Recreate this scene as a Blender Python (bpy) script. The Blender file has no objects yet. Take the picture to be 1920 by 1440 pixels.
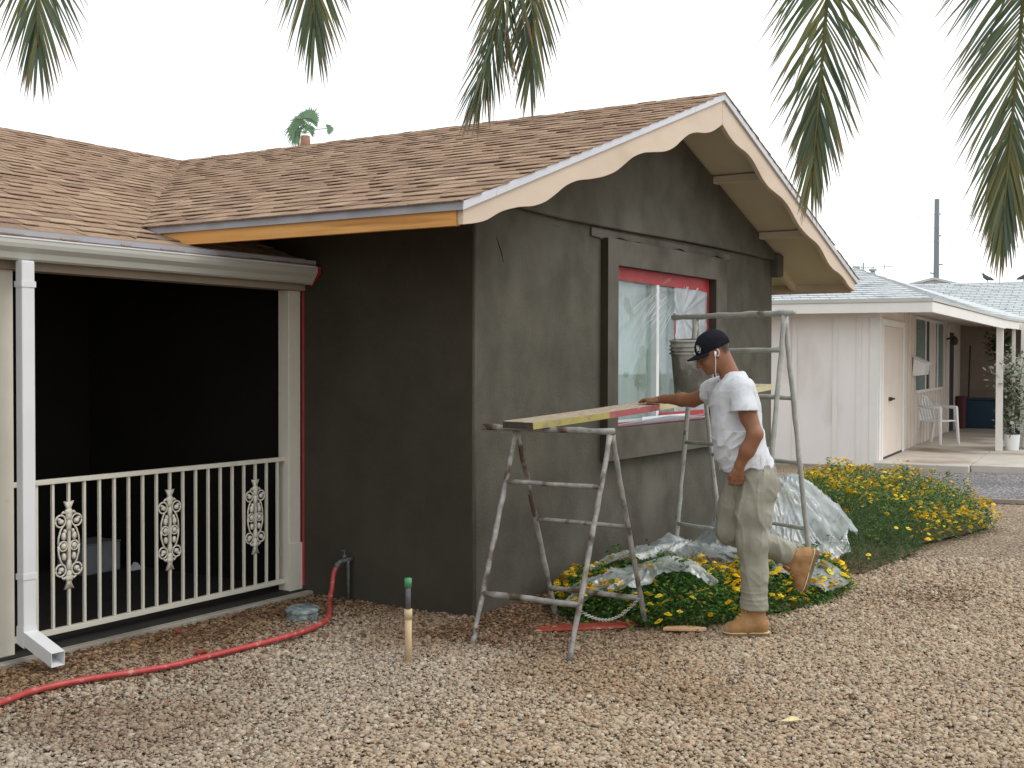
import bpy, bmesh, math, random
import numpy as np
from mathutils import Vector, Matrix, Euler

random.seed(7)
RNG = np.random.default_rng(7)
S = bpy.context.scene
COL = S.collection
rad = math.radians

# ------------------------------------------------------------------ camera
cam_d = bpy.data.cameras.new('camera')
cam_d.sensor_width = 36.0
cam_d.lens = 42.19
cam_d.clip_start = 0.05
cam_d.clip_end = 3000
cam = bpy.data.objects.new('camera', cam_d)
COL.objects.link(cam)
R_, U_, F_ = Vector((.5353, -.8446, .0024)), Vector((.0154, .0126, .9998)), Vector((.8445, .5352, -.0195))
F_.normalize(); R_ = F_.cross(U_).normalized(); U_ = R_.cross(F_)
cam.matrix_world = Matrix(((R_.x, U_.x, -F_.x, -6.083), (R_.y, U_.y, -F_.y, -4.127), (R_.z, U_.z, -F_.z, 1.58), (0, 0, 0, 1)))
S.camera = cam

# ------------------------------------------------------------------ sky, sun, exposure
SUN_EL, SUN_AZ = rad(50), rad(148)          # azimuth clockwise from +Y
W = bpy.data.worlds.new('World'); S.world = W; W.use_nodes = True
nt = W.node_tree; nt.nodes.clear()
def N(t, tree=None, **kw):
    n = (tree or nt).nodes.new(t)
    for k, v in kw.items(): setattr(n, k, v)
    return n
out = N('ShaderNodeOutputWorld'); bg = N('ShaderNodeBackground'); bg.inputs['Strength'].default_value = .1
sky = N('ShaderNodeTexSky', sky_type='NISHITA', sun_disc=False, sun_elevation=SUN_EL, sun_rotation=SUN_AZ)
sky.air_density = 1.2; sky.dust_density = 2.5
mx = N('ShaderNodeMix', data_type='RGBA'); tc = N('ShaderNodeTexCoord')
mp = N('ShaderNodeMapping'); mp.inputs['Scale'].default_value = (1.2, 1.2, 4.5)
no = N('ShaderNodeTexNoise'); no.inputs['Scale'].default_value = 1.7; no.inputs['Detail'].default_value = 6
cr = N('ShaderNodeMapRange'); cr.inputs[1].default_value = .3; cr.inputs[2].default_value = .62; cr.inputs[3].default_value = .84; cr.inputs[4].default_value = 1.0
L = nt.links
L.new(tc.outputs['Generated'], mp.inputs[0]); L.new(mp.outputs[0], no.inputs['Vector']); L.new(no.outputs[0], cr.inputs[0])
L.new(cr.outputs[0], mx.inputs[0]); L.new(sky.outputs[0], mx.inputs[6]); mx.inputs[7].default_value = (13.7, 14.1, 14.2, 1)
L.new(mx.outputs[2], bg.inputs[0]); L.new(bg.outputs[0], out.inputs[0])
sl = bpy.data.lights.new('sun', 'SUN'); sl.energy = 1.3; sl.angle = rad(24); sl.color = (1, .96, .9)
so = bpy.data.objects.new('sun', sl); COL.objects.link(so)
sd = Vector((math.sin(SUN_AZ) * math.cos(SUN_EL), math.cos(SUN_AZ) * math.cos(SUN_EL), math.sin(SUN_EL)))
so.rotation_euler = sd.to_track_quat('Z', 'Y').to_euler(); so.location = (0, -10, 12)
S.view_settings.view_transform = 'Standard'; S.view_settings.look = 'None'
S.view_settings.exposure = 0.0; S.view_settings.gamma = 1; S.view_settings.use_curve_mapping = False

# ------------------------------------------------------------------ materials
def mat(name, c1, c2=None, scale=6, rough=.8, bump=0, bscale=80, metal=0, spec=.3, c3=None, s3=1.2, stretch=(1, 1, 1), lo=.35, hi=.65, t3=(.55, .7), detail=6, wave=None):
    m = bpy.data.materials.new(name); m.use_nodes = True; t = m.node_tree; b = t.nodes['Principled BSDF']; k = t.links
    b.inputs['Roughness'].default_value = rough; b.inputs['Metallic'].default_value = metal; b.inputs['Specular IOR Level'].default_value = spec
    b.inputs['Base Color'].default_value = (*c1, 1)
    tc = N('ShaderNodeTexCoord', t); mp = N('ShaderNodeMapping', t); mp.inputs['Scale'].default_value = stretch
    k.new(tc.outputs['Object'], mp.inputs[0])
    if c2:
        n = N('ShaderNodeTexNoise', t); n.inputs['Scale'].default_value = scale; n.inputs['Detail'].default_value = detail; n.inputs['Roughness'].default_value = .6
        k.new(mp.outputs[0], n.inputs['Vector'])
        r = N('ShaderNodeMapRange', t); r.inputs[1].default_value = lo; r.inputs[2].default_value = hi; k.new(n.outputs[0], r.inputs[0])
        x = N('ShaderNodeMix', t, data_type='RGBA'); x.inputs[6].default_value = (*c1, 1); x.inputs[7].default_value = (*c2, 1)
        k.new(r.outputs[0], x.inputs[0]); last = x.outputs[2]
        if c3:
            n3 = N('ShaderNodeTexNoise', t); n3.inputs['Scale'].default_value = s3; n3.inputs['Detail'].default_value = 5
            k.new(mp.outputs[0], n3.inputs['Vector'])
            r3 = N('ShaderNodeMapRange', t); r3.inputs[1].default_value = t3[0]; r3.inputs[2].default_value = t3[1]; k.new(n3.outputs[0], r3.inputs[0])
            x3 = N('ShaderNodeMix', t, data_type='RGBA'); k.new(last, x3.inputs[6]); x3.inputs[7].default_value = (*c3, 1); k.new(r3.outputs[0], x3.inputs[0]); last = x3.outputs[2]
        k.new(last, b.inputs['Base Color'])
    if bump:
        n2 = N('ShaderNodeTexNoise', t); n2.inputs['Scale'].default_value = bscale; n2.inputs['Detail'].default_value = 5; k.new(mp.outputs[0], n2.inputs['Vector'])
        bp = N('ShaderNodeBump', t); bp.inputs['Strength'].default_value = 1; bp.inputs['Distance'].default_value = bump
        k.new(n2.outputs[0], bp.inputs['Height']); k.new(bp.outputs[0], b.inputs['Normal'])
    return m

def attr_mat(name, rough=.7, spec=.3, trans=0, bump=0, bscale=200):
    """material whose colour comes from the mesh's own 'tint' attribute (one colour per pebble, leaf ...)"""
    m = bpy.data.materials.new(name); m.use_nodes = True; t = m.node_tree; b = t.nodes['Principled BSDF']; k = t.links
    b.inputs['Roughness'].default_value = rough; b.inputs['Specular IOR Level'].default_value = spec
    a = N('ShaderNodeAttribute', t); a.attribute_name = 'tint'; k.new(a.outputs['Color'], b.inputs['Base Color'])
    if bump:
        tc = N('ShaderNodeTexCoord', t); n2 = N('ShaderNodeTexNoise', t); n2.inputs['Scale'].default_value = bscale; k.new(tc.outputs['Object'], n2.inputs['Vector'])
        bp = N('ShaderNodeBump', t); bp.inputs['Distance'].default_value = bump; k.new(n2.outputs[0], bp.inputs['Height']); k.new(bp.outputs[0], b.inputs['Normal'])
    if trans:
        tr = N('ShaderNodeBsdfTranslucent', t); k.new(a.outputs['Color'], tr.inputs[0]); ms = N('ShaderNodeMixShader', t); ms.inputs[0].default_value = trans
        k.new(b.outputs[0], ms.inputs[1]); k.new(tr.outputs[0], ms.inputs[2]); k.new(ms.outputs[0], t.nodes['Material Output'].inputs[0])
    return m

M = {}
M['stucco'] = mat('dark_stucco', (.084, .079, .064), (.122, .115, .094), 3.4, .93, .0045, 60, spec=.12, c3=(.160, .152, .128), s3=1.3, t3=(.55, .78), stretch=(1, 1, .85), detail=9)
M['stucco2'] = mat('fresh_stucco', (.112, .103, .086), (.142, .131, .110), 3.5, .93, .002, 190, spec=.12, c3=(.078, .072, .062), s3=2.2, t3=(.5, .72))
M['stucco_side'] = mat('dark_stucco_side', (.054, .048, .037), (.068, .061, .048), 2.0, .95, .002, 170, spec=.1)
M['stucco_rear'] = mat('shaded_porch_stucco', (.016, .015, .013), (.020, .018, .016), 2.0, .95, .002, 170, spec=.05)  # near black: the unlit porch interior is put into the stucco colour
M['beige'] = mat('beige_trim', (.66, .54, .43), (.60, .49, .39), 3, .6, .0006, 60, spec=.3, c3=(.50, .40, .30), s3=2.5, t3=(.58, .8), stretch=(.4, 1, 1))
M['soffit'] = mat('soffit_paint', (.66, .59, .48), (.62, .55, .445), 2, .7, .0006, 40, spec=.2)
M['cream'] = mat('cream_paint', (.73, .69, .59), (.68, .64, .55), 4, .45, .0005, 50, spec=.4, c3=(.52, .47, .39), s3=6, t3=(.66, .8))
M['white_metal'] = mat('white_metal', (.74, .75, .76), (.69, .70, .72), 3, .4, 0, spec=.5, c3=(.5, .48, .44), s3=7, t3=(.68, .8))
M['drip'] = mat('pale_drip_metal', (.66, .68, .73), (.60, .62, .68), 2, .42, 0, metal=.15, spec=.5)
M['gutter'] = mat('gutter_paint', (.52, .52, .48), (.47, .47, .43), 2, .4, 0, spec=.5, stretch=(.3, 1, 2), c3=(.40, .39, .35), s3=4, t3=(.6, .8))
M['grey_drip'] = mat('grey_drip_metal', (.33, .34, .38), (.37, .37, .41), 3, .45, 0, spec=.4)  # shade at the eaves put into this copy of the drip metal
M['wood'] = mat('new_pine', (.62, .30, .085), (.70, .38, .13), 3, .6, .0005, 40, spec=.25, stretch=(6, .5, 9), c3=(.40, .17, .045), s3=1.3, t3=(.6, .72))
M['red'] = mat('red_tape', (.36, .025, .03), (.42, .04, .045), 8, .5, .001, 60, spec=.3)
M['white_frame'] = mat('white_vinyl', (.78, .79, .80), None, rough=.35, spec=.5)
M['curtain'] = mat('pale_blind', (.58, .65, .65), (.62, .69, .68), 2, .9, 0, c3=(.24, .36, .25), s3=2.4, t3=(.545, .575), spec=.1)  # green blotches imitate a reflection in the panes, put into the blind colour
M['concrete'] = mat('concrete', (.30, .27, .23), (.38, .35, .30), 5, .9, .002, 60, c3=(.20, .17, .13), s3=1.5, t3=(.5, .7))
M['floor'] = mat('shaded_porch_floor', (.028, .025, .022), (.036, .032, .028), 5, .8, .001, 60)  # lack of light on the porch floor is put into its colour
M['steel'] = mat('weathered_steel', (.23, .22, .21), (.40, .385, .36), 14, .6, .0016, 90, metal=.25, spec=.4, c3=(.10, .065, .045), s3=9, t3=(.52, .63))
M['steel_pale'] = mat('painted_steel', (.33, .34, .32), (.46, .46, .43), 12, .6, .001, 90, metal=.2, spec=.4, c3=(.15, .12, .09), s3=8, t3=(.6, .7))
M['bucket'] = mat('mortar_bucket', (.105, .10, .088), (.165, .16, .142), 9, .8, .002, 60, c3=(.40, .39, .36), s3=5.0, t3=(.45, .58))
M['hose'] = mat('red_hose', (.40, .042, .042), (.47, .075, .07), 25, .42, .001, 120, spec=.45, c3=(.58, .24, .2), s3=22, t3=(.58, .72))
M['pipe'] = mat('galvanised_pipe', (.10, .11, .11), (.18, .19, .19), 30, .6, .001, 90, metal=.3)
M['valve'] = mat('spattered_cap', (.05, .07, .09), (.30, .36, .34), 22, .7, .002, 70, spec=.4)
M['green'] = mat('green_cap', (.05, .22, .10), (.09, .30, .15), 20, .5, spec=.4)
M['tan'] = mat('tan_pipe', (.56, .42, .25), (.62, .49, .31), 10, .6, .0005, 60)
M['grey_pvc'] = mat('grey_pipe', (.10, .10, .12), (.18, .17, .17), 30, .6)
M['black'] = mat('black', (.008, .008, .009), None, rough=.7)
M['debris'] = mat('red_debris', (.24, .035, .022), (.34, .07, .045), 12, .7, .002, 60, c3=(.42, .24, .16), s3=16, t3=(.62, .66))
M['chip'] = mat('wood_scrap', (.58, .33, .17), (.70, .46, .27), 14, .8, .001, 60)
M['dryleaf'] = mat('dry_leaf', (.75, .66, .38), (.66, .52, .26), 20, .7)
M['bark'] = mat('palm_bark', (.17, .12, .08), (.26, .19, .13), 12, .95, .01, 30)
M['tin'] = mat('dull_box', (.20, .22, .22), (.26, .28, .28), 6, .8)
# pale neighbour materials
M['nb_wall'] = mat('pink_white_boards', (.86, .82, .80), (.81, .775, .76), 2, .7, .0008, 30, c3=(.60, .53, .50), s3=1.2, t3=(.6, .8), stretch=(1, 1, .4))
M['nb_trim'] = mat('white_trim', (.82, .80, .77), (.77, .75, .72), 3, .6)
M['nb_peach'] = mat('peach_boards', (.73, .65, .57), (.68, .60, .53), 2, .7, .0008, 30)
M['nb_roof'] = mat('pale_shingle', (.47, .505, .52), (.56, .59, .60), 8, .9, .002, 40, c3=(.34, .38, .42), s3=3, t3=(.55, .7))
M['nb_shutter'] = mat('green_shutter', (.15, .22, .19), (.19, .26, .23), 4, .6)
M['nb_dark'] = mat('dark_doorway', (.05, .045, .04), None, rough=.6)
M['nb_block'] = mat('block_wall', (.30, .24, .19), (.34, .28, .23), 3, .9, .003, 30)
M['nb_slab'] = mat('patio_slab', (.46, .42, .37), (.52, .48, .43), 2, .9, .001, 60, c3=(.26, .19, .14), s3=.55, t3=(.56, .70))
M['plastic_white'] = mat('white_plastic', (.80, .81, .82), None, rough=.35, spec=.5)
M['tub'] = mat('blue_tub', (.03, .075, .12), None, rough=.4)
M['pole'] = mat('grey_pole', (.22, .25, .28), None, rough=.7)
M['bird'] = mat('pigeon_feathers', (.06, .06, .07), (.11, .11, .12), 20, .8)
for nme, c in (('a', (.38, .265, .185)), ('b', (.352, .242, .168)), ('c', (.322, .218, .153)), ('d', (.262, .176, .128)), ('e', (.415, .298, .21))):
    M['sh_' + nme] = mat('shingle_' + nme, c, tuple(v * .78 for v in c), 30, .95, .003, 260, spec=.1)
SH = [M['sh_' + c] for c in 'abcde']
M['pebble'] = attr_mat('pebble_stone', .8, .18)
M['leaf'] = attr_mat('leaf_green', .55, .35, .35)
M['petal'] = attr_mat('petal_yellow', .7, .2, .25)
M['frond'] = attr_mat('frond_green', .5, .4, .42)

def film_mat(name, opac, col=(.78, .81, .82), gl=.25, bump=.01, bsc=9, var=.2):
    m = bpy.data.materials.new(name); m.use_nodes = True; t = m.node_tree; k = t.links; t.nodes.remove(t.nodes['Principled BSDF'])
    d = N('ShaderNodeBsdfDiffuse', t); d.inputs[0].default_value = (*col, 1); tl = N('ShaderNodeBsdfTranslucent', t); tl.inputs[0].default_value = (*col, 1)
    g = N('ShaderNodeBsdfGlossy', t); g.inputs['Roughness'].default_value = .3; tp = N('ShaderNodeBsdfTransparent', t); tp.inputs[0].default_value = (.95, .97, .97, 1)
    m1 = N('ShaderNodeMixShader', t); m1.inputs[0].default_value = .35; m2 = N('ShaderNodeMixShader', t); m3 = N('ShaderNodeMixShader', t); m3.inputs[0].default_value = gl
    tc = N('ShaderNodeTexCoord', t); n = N('ShaderNodeTexNoise', t); n.inputs['Scale'].default_value = bsc; n.inputs['Detail'].default_value = 7; n.inputs['Distortion'].default_value = .4
    k.new(tc.outputs['Object'], n.inputs['Vector'])
    r = N('ShaderNodeMapRange', t); r.inputs[1].default_value = .35; r.inputs[2].default_value = .65; r.inputs[3].default_value = max(0, opac - var); r.inputs[4].default_value = min(1, opac + var); k.new(n.outputs[0], r.inputs[0])
    bp = N('ShaderNodeBump', t); bp.inputs['Distance'].default_value = bump; k.new(n.outputs[0], bp.inputs['Height'])
    for s in (d, g): k.new(bp.outputs[0], s.inputs['Normal'])
    k.new(d.outputs[0], m1.inputs[1]); k.new(tl.outputs[0], m1.inputs[2])
    k.new(r.outputs[0], m2.inputs[0]); k.new(tp.outputs[0], m2.inputs[1]); k.new(m1.outputs[0], m2.inputs[2])
    k.new(m2.outputs[0], m3.inputs[1]); k.new(g.outputs[0], m3.inputs[2]); k.new(m3.outputs[0], t.nodes['Material Output'].inputs[0])
    return m
M['film'] = film_mat('clear_film', .09, (.75, .80, .80), .07, .002, 3, .06)
M['film_white'] = film_mat('white_film', .62, (.74, .78, .84), .12, .004, 5, .12)
M['sheet'] = film_mat('drop_sheet', .52, (.55, .61, .63), .10, .005, 8, .28)

def glass_mat(name, refl, tint=(.9, .95, .95)):
    m = bpy.data.materials.new(name); m.use_nodes = True; t = m.node_tree; k = t.links; t.nodes.remove(t.nodes['Principled BSDF'])
    g = N('ShaderNodeBsdfGlossy', t); g.inputs['Roughness'].default_value = .02; tp = N('ShaderNodeBsdfTransparent', t); tp.inputs[0].default_value = (*tint, 1)
    x = N('ShaderNodeMixShader', t); x.inputs[0].default_value = refl
    k.new(tp.outputs[0], x.inputs[1]); k.new(g.outputs[0], x.inputs[2]); k.new(x.outputs[0], t.nodes['Material Output'].inputs[0])
    return m
M['glass'] = glass_mat('window_glass', .14)

# ------------------------------------------------------------------ mesh and object helpers
def link(name, me, parent=None, m=None):
    o = bpy.data.objects.new(name, me); COL.objects.link(o)
    if parent is not None: o.parent = parent
    if m is not None and me is not None: me.materials.append(m)
    return o
def tag(o, label, cat, group=None, kind=None):
    if label: o['label'] = label
    if cat: o['category'] = cat
    if group: o['group'] = group
    if kind: o['kind'] = kind
    return o
def thing(name, label, cat, loc=(0, 0, 0), rz=0, group=None):
    o = link(name, None); o.location = loc; o.rotation_euler = (0, 0, rz); return tag(o, label, cat, group)

class MB:
    def __init__(s): s.v = []; s.f = []; s.mi = []
    def add(s, vs, fs, mi=0):
        n = len(s.v); s.v += [tuple(p) for p in vs]; s.f += [tuple(i + n for i in f) for f in fs]; s.mi += [mi] * len(fs); return s
    def box(s, x0, x1, y0, y1, z0, z1, mi=0):
        return s.add([(x0, y0, z0), (x1, y0, z0), (x1, y1, z0), (x0, y1, z0), (x0, y0, z1), (x1, y0, z1), (x1, y1, z1), (x0, y1, z1)],
                     [(0, 3, 2, 1), (4, 5, 6, 7), (0, 1, 5, 4), (1, 2, 6, 5), (2, 3, 7, 6), (3, 0, 4, 7)], mi)
    def hexa(s, a, mi=0):      # 8 points, bottom ring then top ring
        return s.add(a, [(0, 3, 2, 1), (4, 5, 6, 7), (0, 1, 5, 4), (1, 2, 6, 5), (2, 3, 7, 6), (3, 0, 4, 7)], mi)
    def prism(s, poly, vec, mi=0):
        n = len(poly); a = [Vector(p) for p in poly]; b = [p + Vector(vec) for p in a]
        return s.add(a + b, [tuple(range(n - 1, -1, -1)), tuple(range(n, 2 * n))] + [(i, (i + 1) % n, n + (i + 1) % n, n + i) for i in range(n)], mi)
    def strip_prism(s, top, bot, vec, mi=0):   # matching upper and lower outlines, extruded: clean quads for curved boards
        n = len(top); V = Vector(vec)
        a = [Vector(p) for p in top]; b = [Vector(p) for p in bot]; vs = a + b + [p + V for p in a] + [p + V for p in b]; fs = []
        for i in range(n - 1):
            fs += [(i, i + 1, n + i + 1, n + i), (2 * n + i, 3 * n + i, 3 * n + i + 1, 2 * n + i + 1), (i, 2 * n + i, 2 * n + i + 1, i + 1), (n + i, n + i + 1, 3 * n + i + 1, 3 * n + i)]
        fs += [(0, n, 3 * n, 2 * n), (n - 1, 3 * n - 1, 4 * n - 1, 2 * n - 1)]
        return s.add(vs, fs, mi)
    def tube(s, pts, r, n=8, mi=0, cap=True):
        pts = [Vector(p) for p in pts]; m = len(pts); rs = r if isinstance(r, (list, tuple)) else [r] * m
        up = None; vs = []
        for i, p in enumerate(pts):
            t = (pts[min(i + 1, m - 1)] - pts[max(i - 1, 0)]).normalized()
            if up is None: up = Vector((0, 0, 1)) if abs(t.z) < .9 else Vector((1, 0, 0))
            a = t.cross(up).normalized(); b = a.cross(t); up = b
            for j in range(n):
                an = 2 * math.pi * j / n; vs.append(p + (a * math.cos(an) + b * math.sin(an)) * rs[i])
        fs = [(i * n + j, i * n + (j + 1) % n, (i + 1) * n + (j + 1) % n, (i + 1) * n + j) for i in range(m - 1) for j in range(n)]
        if cap: fs += [tuple(range(n - 1, -1, -1)), tuple((m - 1) * n + j for j in range(n))]
        return s.add(vs, fs, mi)
    def lathe(s, prof, c=(0, 0, 0), n=20, mi=0):
        m = len(prof); vs = [(c[0] + r * math.cos(2 * math.pi * j / n), c[1] + r * math.sin(2 * math.pi * j / n), c[2] + z) for r, z in prof for j in range(n)]
        fs = [(i * n + j, i * n + (j + 1) % n, (i + 1) * n + (j + 1) % n, (i + 1) * n + j) for i in range(m - 1) for j in range(n)]
        return s.add(vs, fs, mi)
    def mesh(s, name, smooth=False):
        me = bpy.data.meshes.new(name); me.from_pydata(s.v, [], s.f)
        bm = bmesh.new(); bm.from_mesh(me); bmesh.ops.recalc_face_normals(bm, faces=bm.faces); bm.to_mesh(me); bm.free()
        if smooth: me.polygons.foreach_set('use_smooth', [True] * len(me.polygons))
        if any(s.mi): me.polygons.foreach_set('material_index', s.mi)
        return me
    def build(s, name, m, parent=None, smooth=False, bevel=0):
        me = s.mesh(name, smooth)
        ms = m if isinstance(m, (list, tuple)) else [m]
        for q in ms: me.materials.append(q)
        o = link(name, me, parent)
        if bevel:
            b = o.modifiers.new('bevel', 'BEVEL'); b.width = bevel; b.segments = 2; b.limit_method = 'ANGLE'; b.angle_limit = rad(40)
        return o
def box(name, x0, x1, y0, y1, z0, z1, m, parent=None, bevel=0): return MB().box(x0, x1, y0, y1, z0, z1).build(name, m, parent, bevel=bevel)
def np_mesh(name, V, Fq, m, tint=None, smooth=False, parent=None):
    """V (n,3); Fq (k,3|4) ints; tint (n,3) per vertex"""
    me = bpy.data.meshes.new(name); V = np.ascontiguousarray(V, dtype=np.float32); Fq = np.ascontiguousarray(Fq, dtype=np.int32)
    me.vertices.add(len(V)); me.vertices.foreach_set('co', V.ravel())
    k, c = Fq.shape; me.loops.add(k * c); me.loops.foreach_set('vertex_index', Fq.ravel())
    me.polygons.add(k); me.polygons.foreach_set('loop_start', np.arange(0, k * c, c, dtype=np.int32)); me.polygons.foreach_set('loop_total', np.full(k, c, dtype=np.int32))
    if smooth: me.polygons.foreach_set('use_smooth', np.ones(k, dtype=bool))
    me.update(calc_edges=True); me.validate()
    if tint is not None:
        a = me.color_attributes.new('tint', 'FLOAT_COLOR', 'POINT'); c4 = np.ones((len(V), 4), np.float32); c4[:, :3] = tint; a.data.foreach_set('color', c4.ravel())
    me.materials.append(m)
    return link(name, me, parent)

# smooth lattice noise for numpy arrays
LAT = RNG.random((32, 32, 32)).astype(np.float32)
def vn(x, y, z):
    xi, yi, zi = np.floor(x).astype(int), np.floor(y).astype(int), np.floor(z).astype(int)
    fx, fy, fz = x - xi, y - yi, z - zi
    fx, fy, fz = fx * fx * (3 - 2 * fx), fy * fy * (3 - 2 * fy), fz * fz * (3 - 2 * fz); r = 0
    for i in (0, 1):
        for j in (0, 1):
            for k in (0, 1):
                r = r + LAT[(xi + i) & 31, (yi + j) & 31, (zi + k) & 31] * (fx if i else 1 - fx) * (fy if j else 1 - fy) * (fz if k else 1 - fz)
    return r * 2 - 1

# ================================================================== GROUND
def gravel_mat(name, cols, scale, bump):
    m = bpy.data.materials.new(name); m.use_nodes = True; t = m.node_tree; b = t.nodes['Principled BSDF']; k = t.links
    b.inputs['Roughness'].default_value = .85; b.inputs['Specular IOR Level'].default_value = .2
    tc = N('ShaderNodeTexCoord', t); v = N('ShaderNodeTexVoronoi', t); v.inputs['Scale'].default_value = scale; v.inputs['Randomness'].default_value = 1
    k.new(tc.outputs['Object'], v.inputs['Vector'])
    sp = N('ShaderNodeSeparateColor', t); k.new(v.outputs['Color'], sp.inputs[0])
    cr = N('ShaderNodeValToRGB', t); cr.color_ramp.interpolation = 'LINEAR'; e = cr.color_ramp.elements
    while len(e) < len(cols): e.new(.5)
    for i, c in enumerate(cols): e[i].position = i / (len(cols) - 1); e[i].color = (*c, 1)
    k.new(sp.outputs[0], cr.inputs[0])
    r = N('ShaderNodeMapRange', t); r.inputs[1].default_value = .25; r.inputs[2].default_value = .62; r.inputs[3].default_value = 1; r.inputs[4].default_value = .35; k.new(v.outputs['Distance'], r.inputs[0])
    n = N('ShaderNodeTexNoise', t); n.inputs['Scale'].default_value = .9; n.inputs['Detail'].default_value = 5; k.new(tc.outputs['Object'], n.inputs['Vector'])
    r2 = N('ShaderNodeMapRange', t); r2.inputs[1].default_value = .3; r2.inputs[2].default_value = .7; r2.inputs[3].default_value = .78; r2.inputs[4].default_value = 1.12; k.new(n.outputs[0], r2.inputs[0])
    mu = N('ShaderNodeMath', t, operation='MULTIPLY'); k.new(r.outputs[0], mu.inputs[0]); k.new(r2.outputs[0], mu.inputs[1])
    mx = N('ShaderNodeVectorMath', t, operation='SCALE'); k.new(cr.outputs[0], mx.inputs[0]); k.new(mu.outputs[0], mx.inputs['Scale']); k.new(mx.outputs[0], b.inputs['Base Color'])
    bp = N('ShaderNodeBump', t); bp.inputs['Distance'].default_value = bump; bp.invert = True; k.new(v.outputs['Distance'], bp.inputs['Height']); k.new(bp.outputs[0], b.inputs['Normal'])
    return m
GC = [tuple((c[0] * .94, c[1] * .935, c[2] * .85)) for c in [(.50, .38, .29), (.36, .25, .18), (.62, .50, .40), (.42, .29, .21), (.56, .46, .37), (.30, .24, .20), (.52, .37, .27), (.66, .57, .47)]]
M['gravel'] = gravel_mat('tan_gravel', GC, 42, .012)
M['grey_gravel'] = gravel_mat('grey_gravel', [(.34, .32, .33), (.25, .23, .25), (.44, .42, .42), (.30, .28, .30), (.40, .37, .36)], 30, .012)
M['soil'] = mat('bare_soil', (.13, .085, .055), (.22, .15, .10), 5, .95, .01, 60)
g = MB()
g.add([(-60, -60, -.012), (900, -60, -.012), (900, 900, -.012), (-60, 900, -.012)], [(0, 1, 2, 3)])
ground = g.build('ground', M['gravel']); ground['kind'] = 'structure'
g = MB(); g.add([(7.95, -1.0, -.004), (8.3, -2.0, -.004), (12, -12, -.004), (60, -12, -.004), (60, .3, -.004), (12.2, .3, -.004), (9.5, 1.2, -.004), (8.2, .6, -.004)], [tuple(range(8))])
o = g.build('grey_gravel_strip', M['grey_gravel']); o['kind'] = 'structure'
g = MB(); g.prism([(8.14, -1.2, -.01), (8.19, -1.2, -.01), (8.62, -3.2, -.01), (8.57, -3.2, -.01)], (0, 0, .045)); g.prism([(8.57, -3.2, -.01), (8.62, -3.2, -.01), (10.6, -9, -.01), (10.55, -9, -.01)], (0, 0, .045))
tag(g.build('gravel_edging', M['nb_block']), 'thin reddish edging strip between tan gravel and grey gravel', 'edging')

def inpoly(x, y, poly):
    c = np.zeros(len(x), bool); n = len(poly)
    for i in range(n):
        x0, y0 = poly[i]; x1, y1 = poly[(i + 1) % n]
        if y0 == y1: continue
        c ^= ((y0 > y) != (y1 > y)) & (x < (x1 - x0) * (y - y0) / (y1 - y0) + x0)
    return c
BEDS = {
 'A': [(.42, -.30), (.16, -.68), (.24, -1.06), (.34, -1.30), (.75, -1.46), (1.45, -1.25), (1.7, -.6), (1.6, -.10), (.9, -.08)],
 'B': [(.80, -1.42), (1.16, -1.58), (1.7, -1.70), (2.12, -1.70), (2.55, -1.50), (2.5, -.95), (1.5, -.9)],
 'D': [(2.45, -1.45), (2.75, -1.62), (3.3, -1.66), (4.0, -1.70), (4.6, -1.55), (5.3, -1.0), (4.6, -.3), (3.2, -.3), (2.3, -.8)],
 'C': [(4.15, -1.60), (4.7, -1.72), (5.3, -1.86), (5.95, -1.95), (6.6, -1.6), (7.3, -.95), (8.1, -.35), (8.0, .5), (6.6, .45), (5.2, .1), (4.5, -.6)]}
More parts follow.
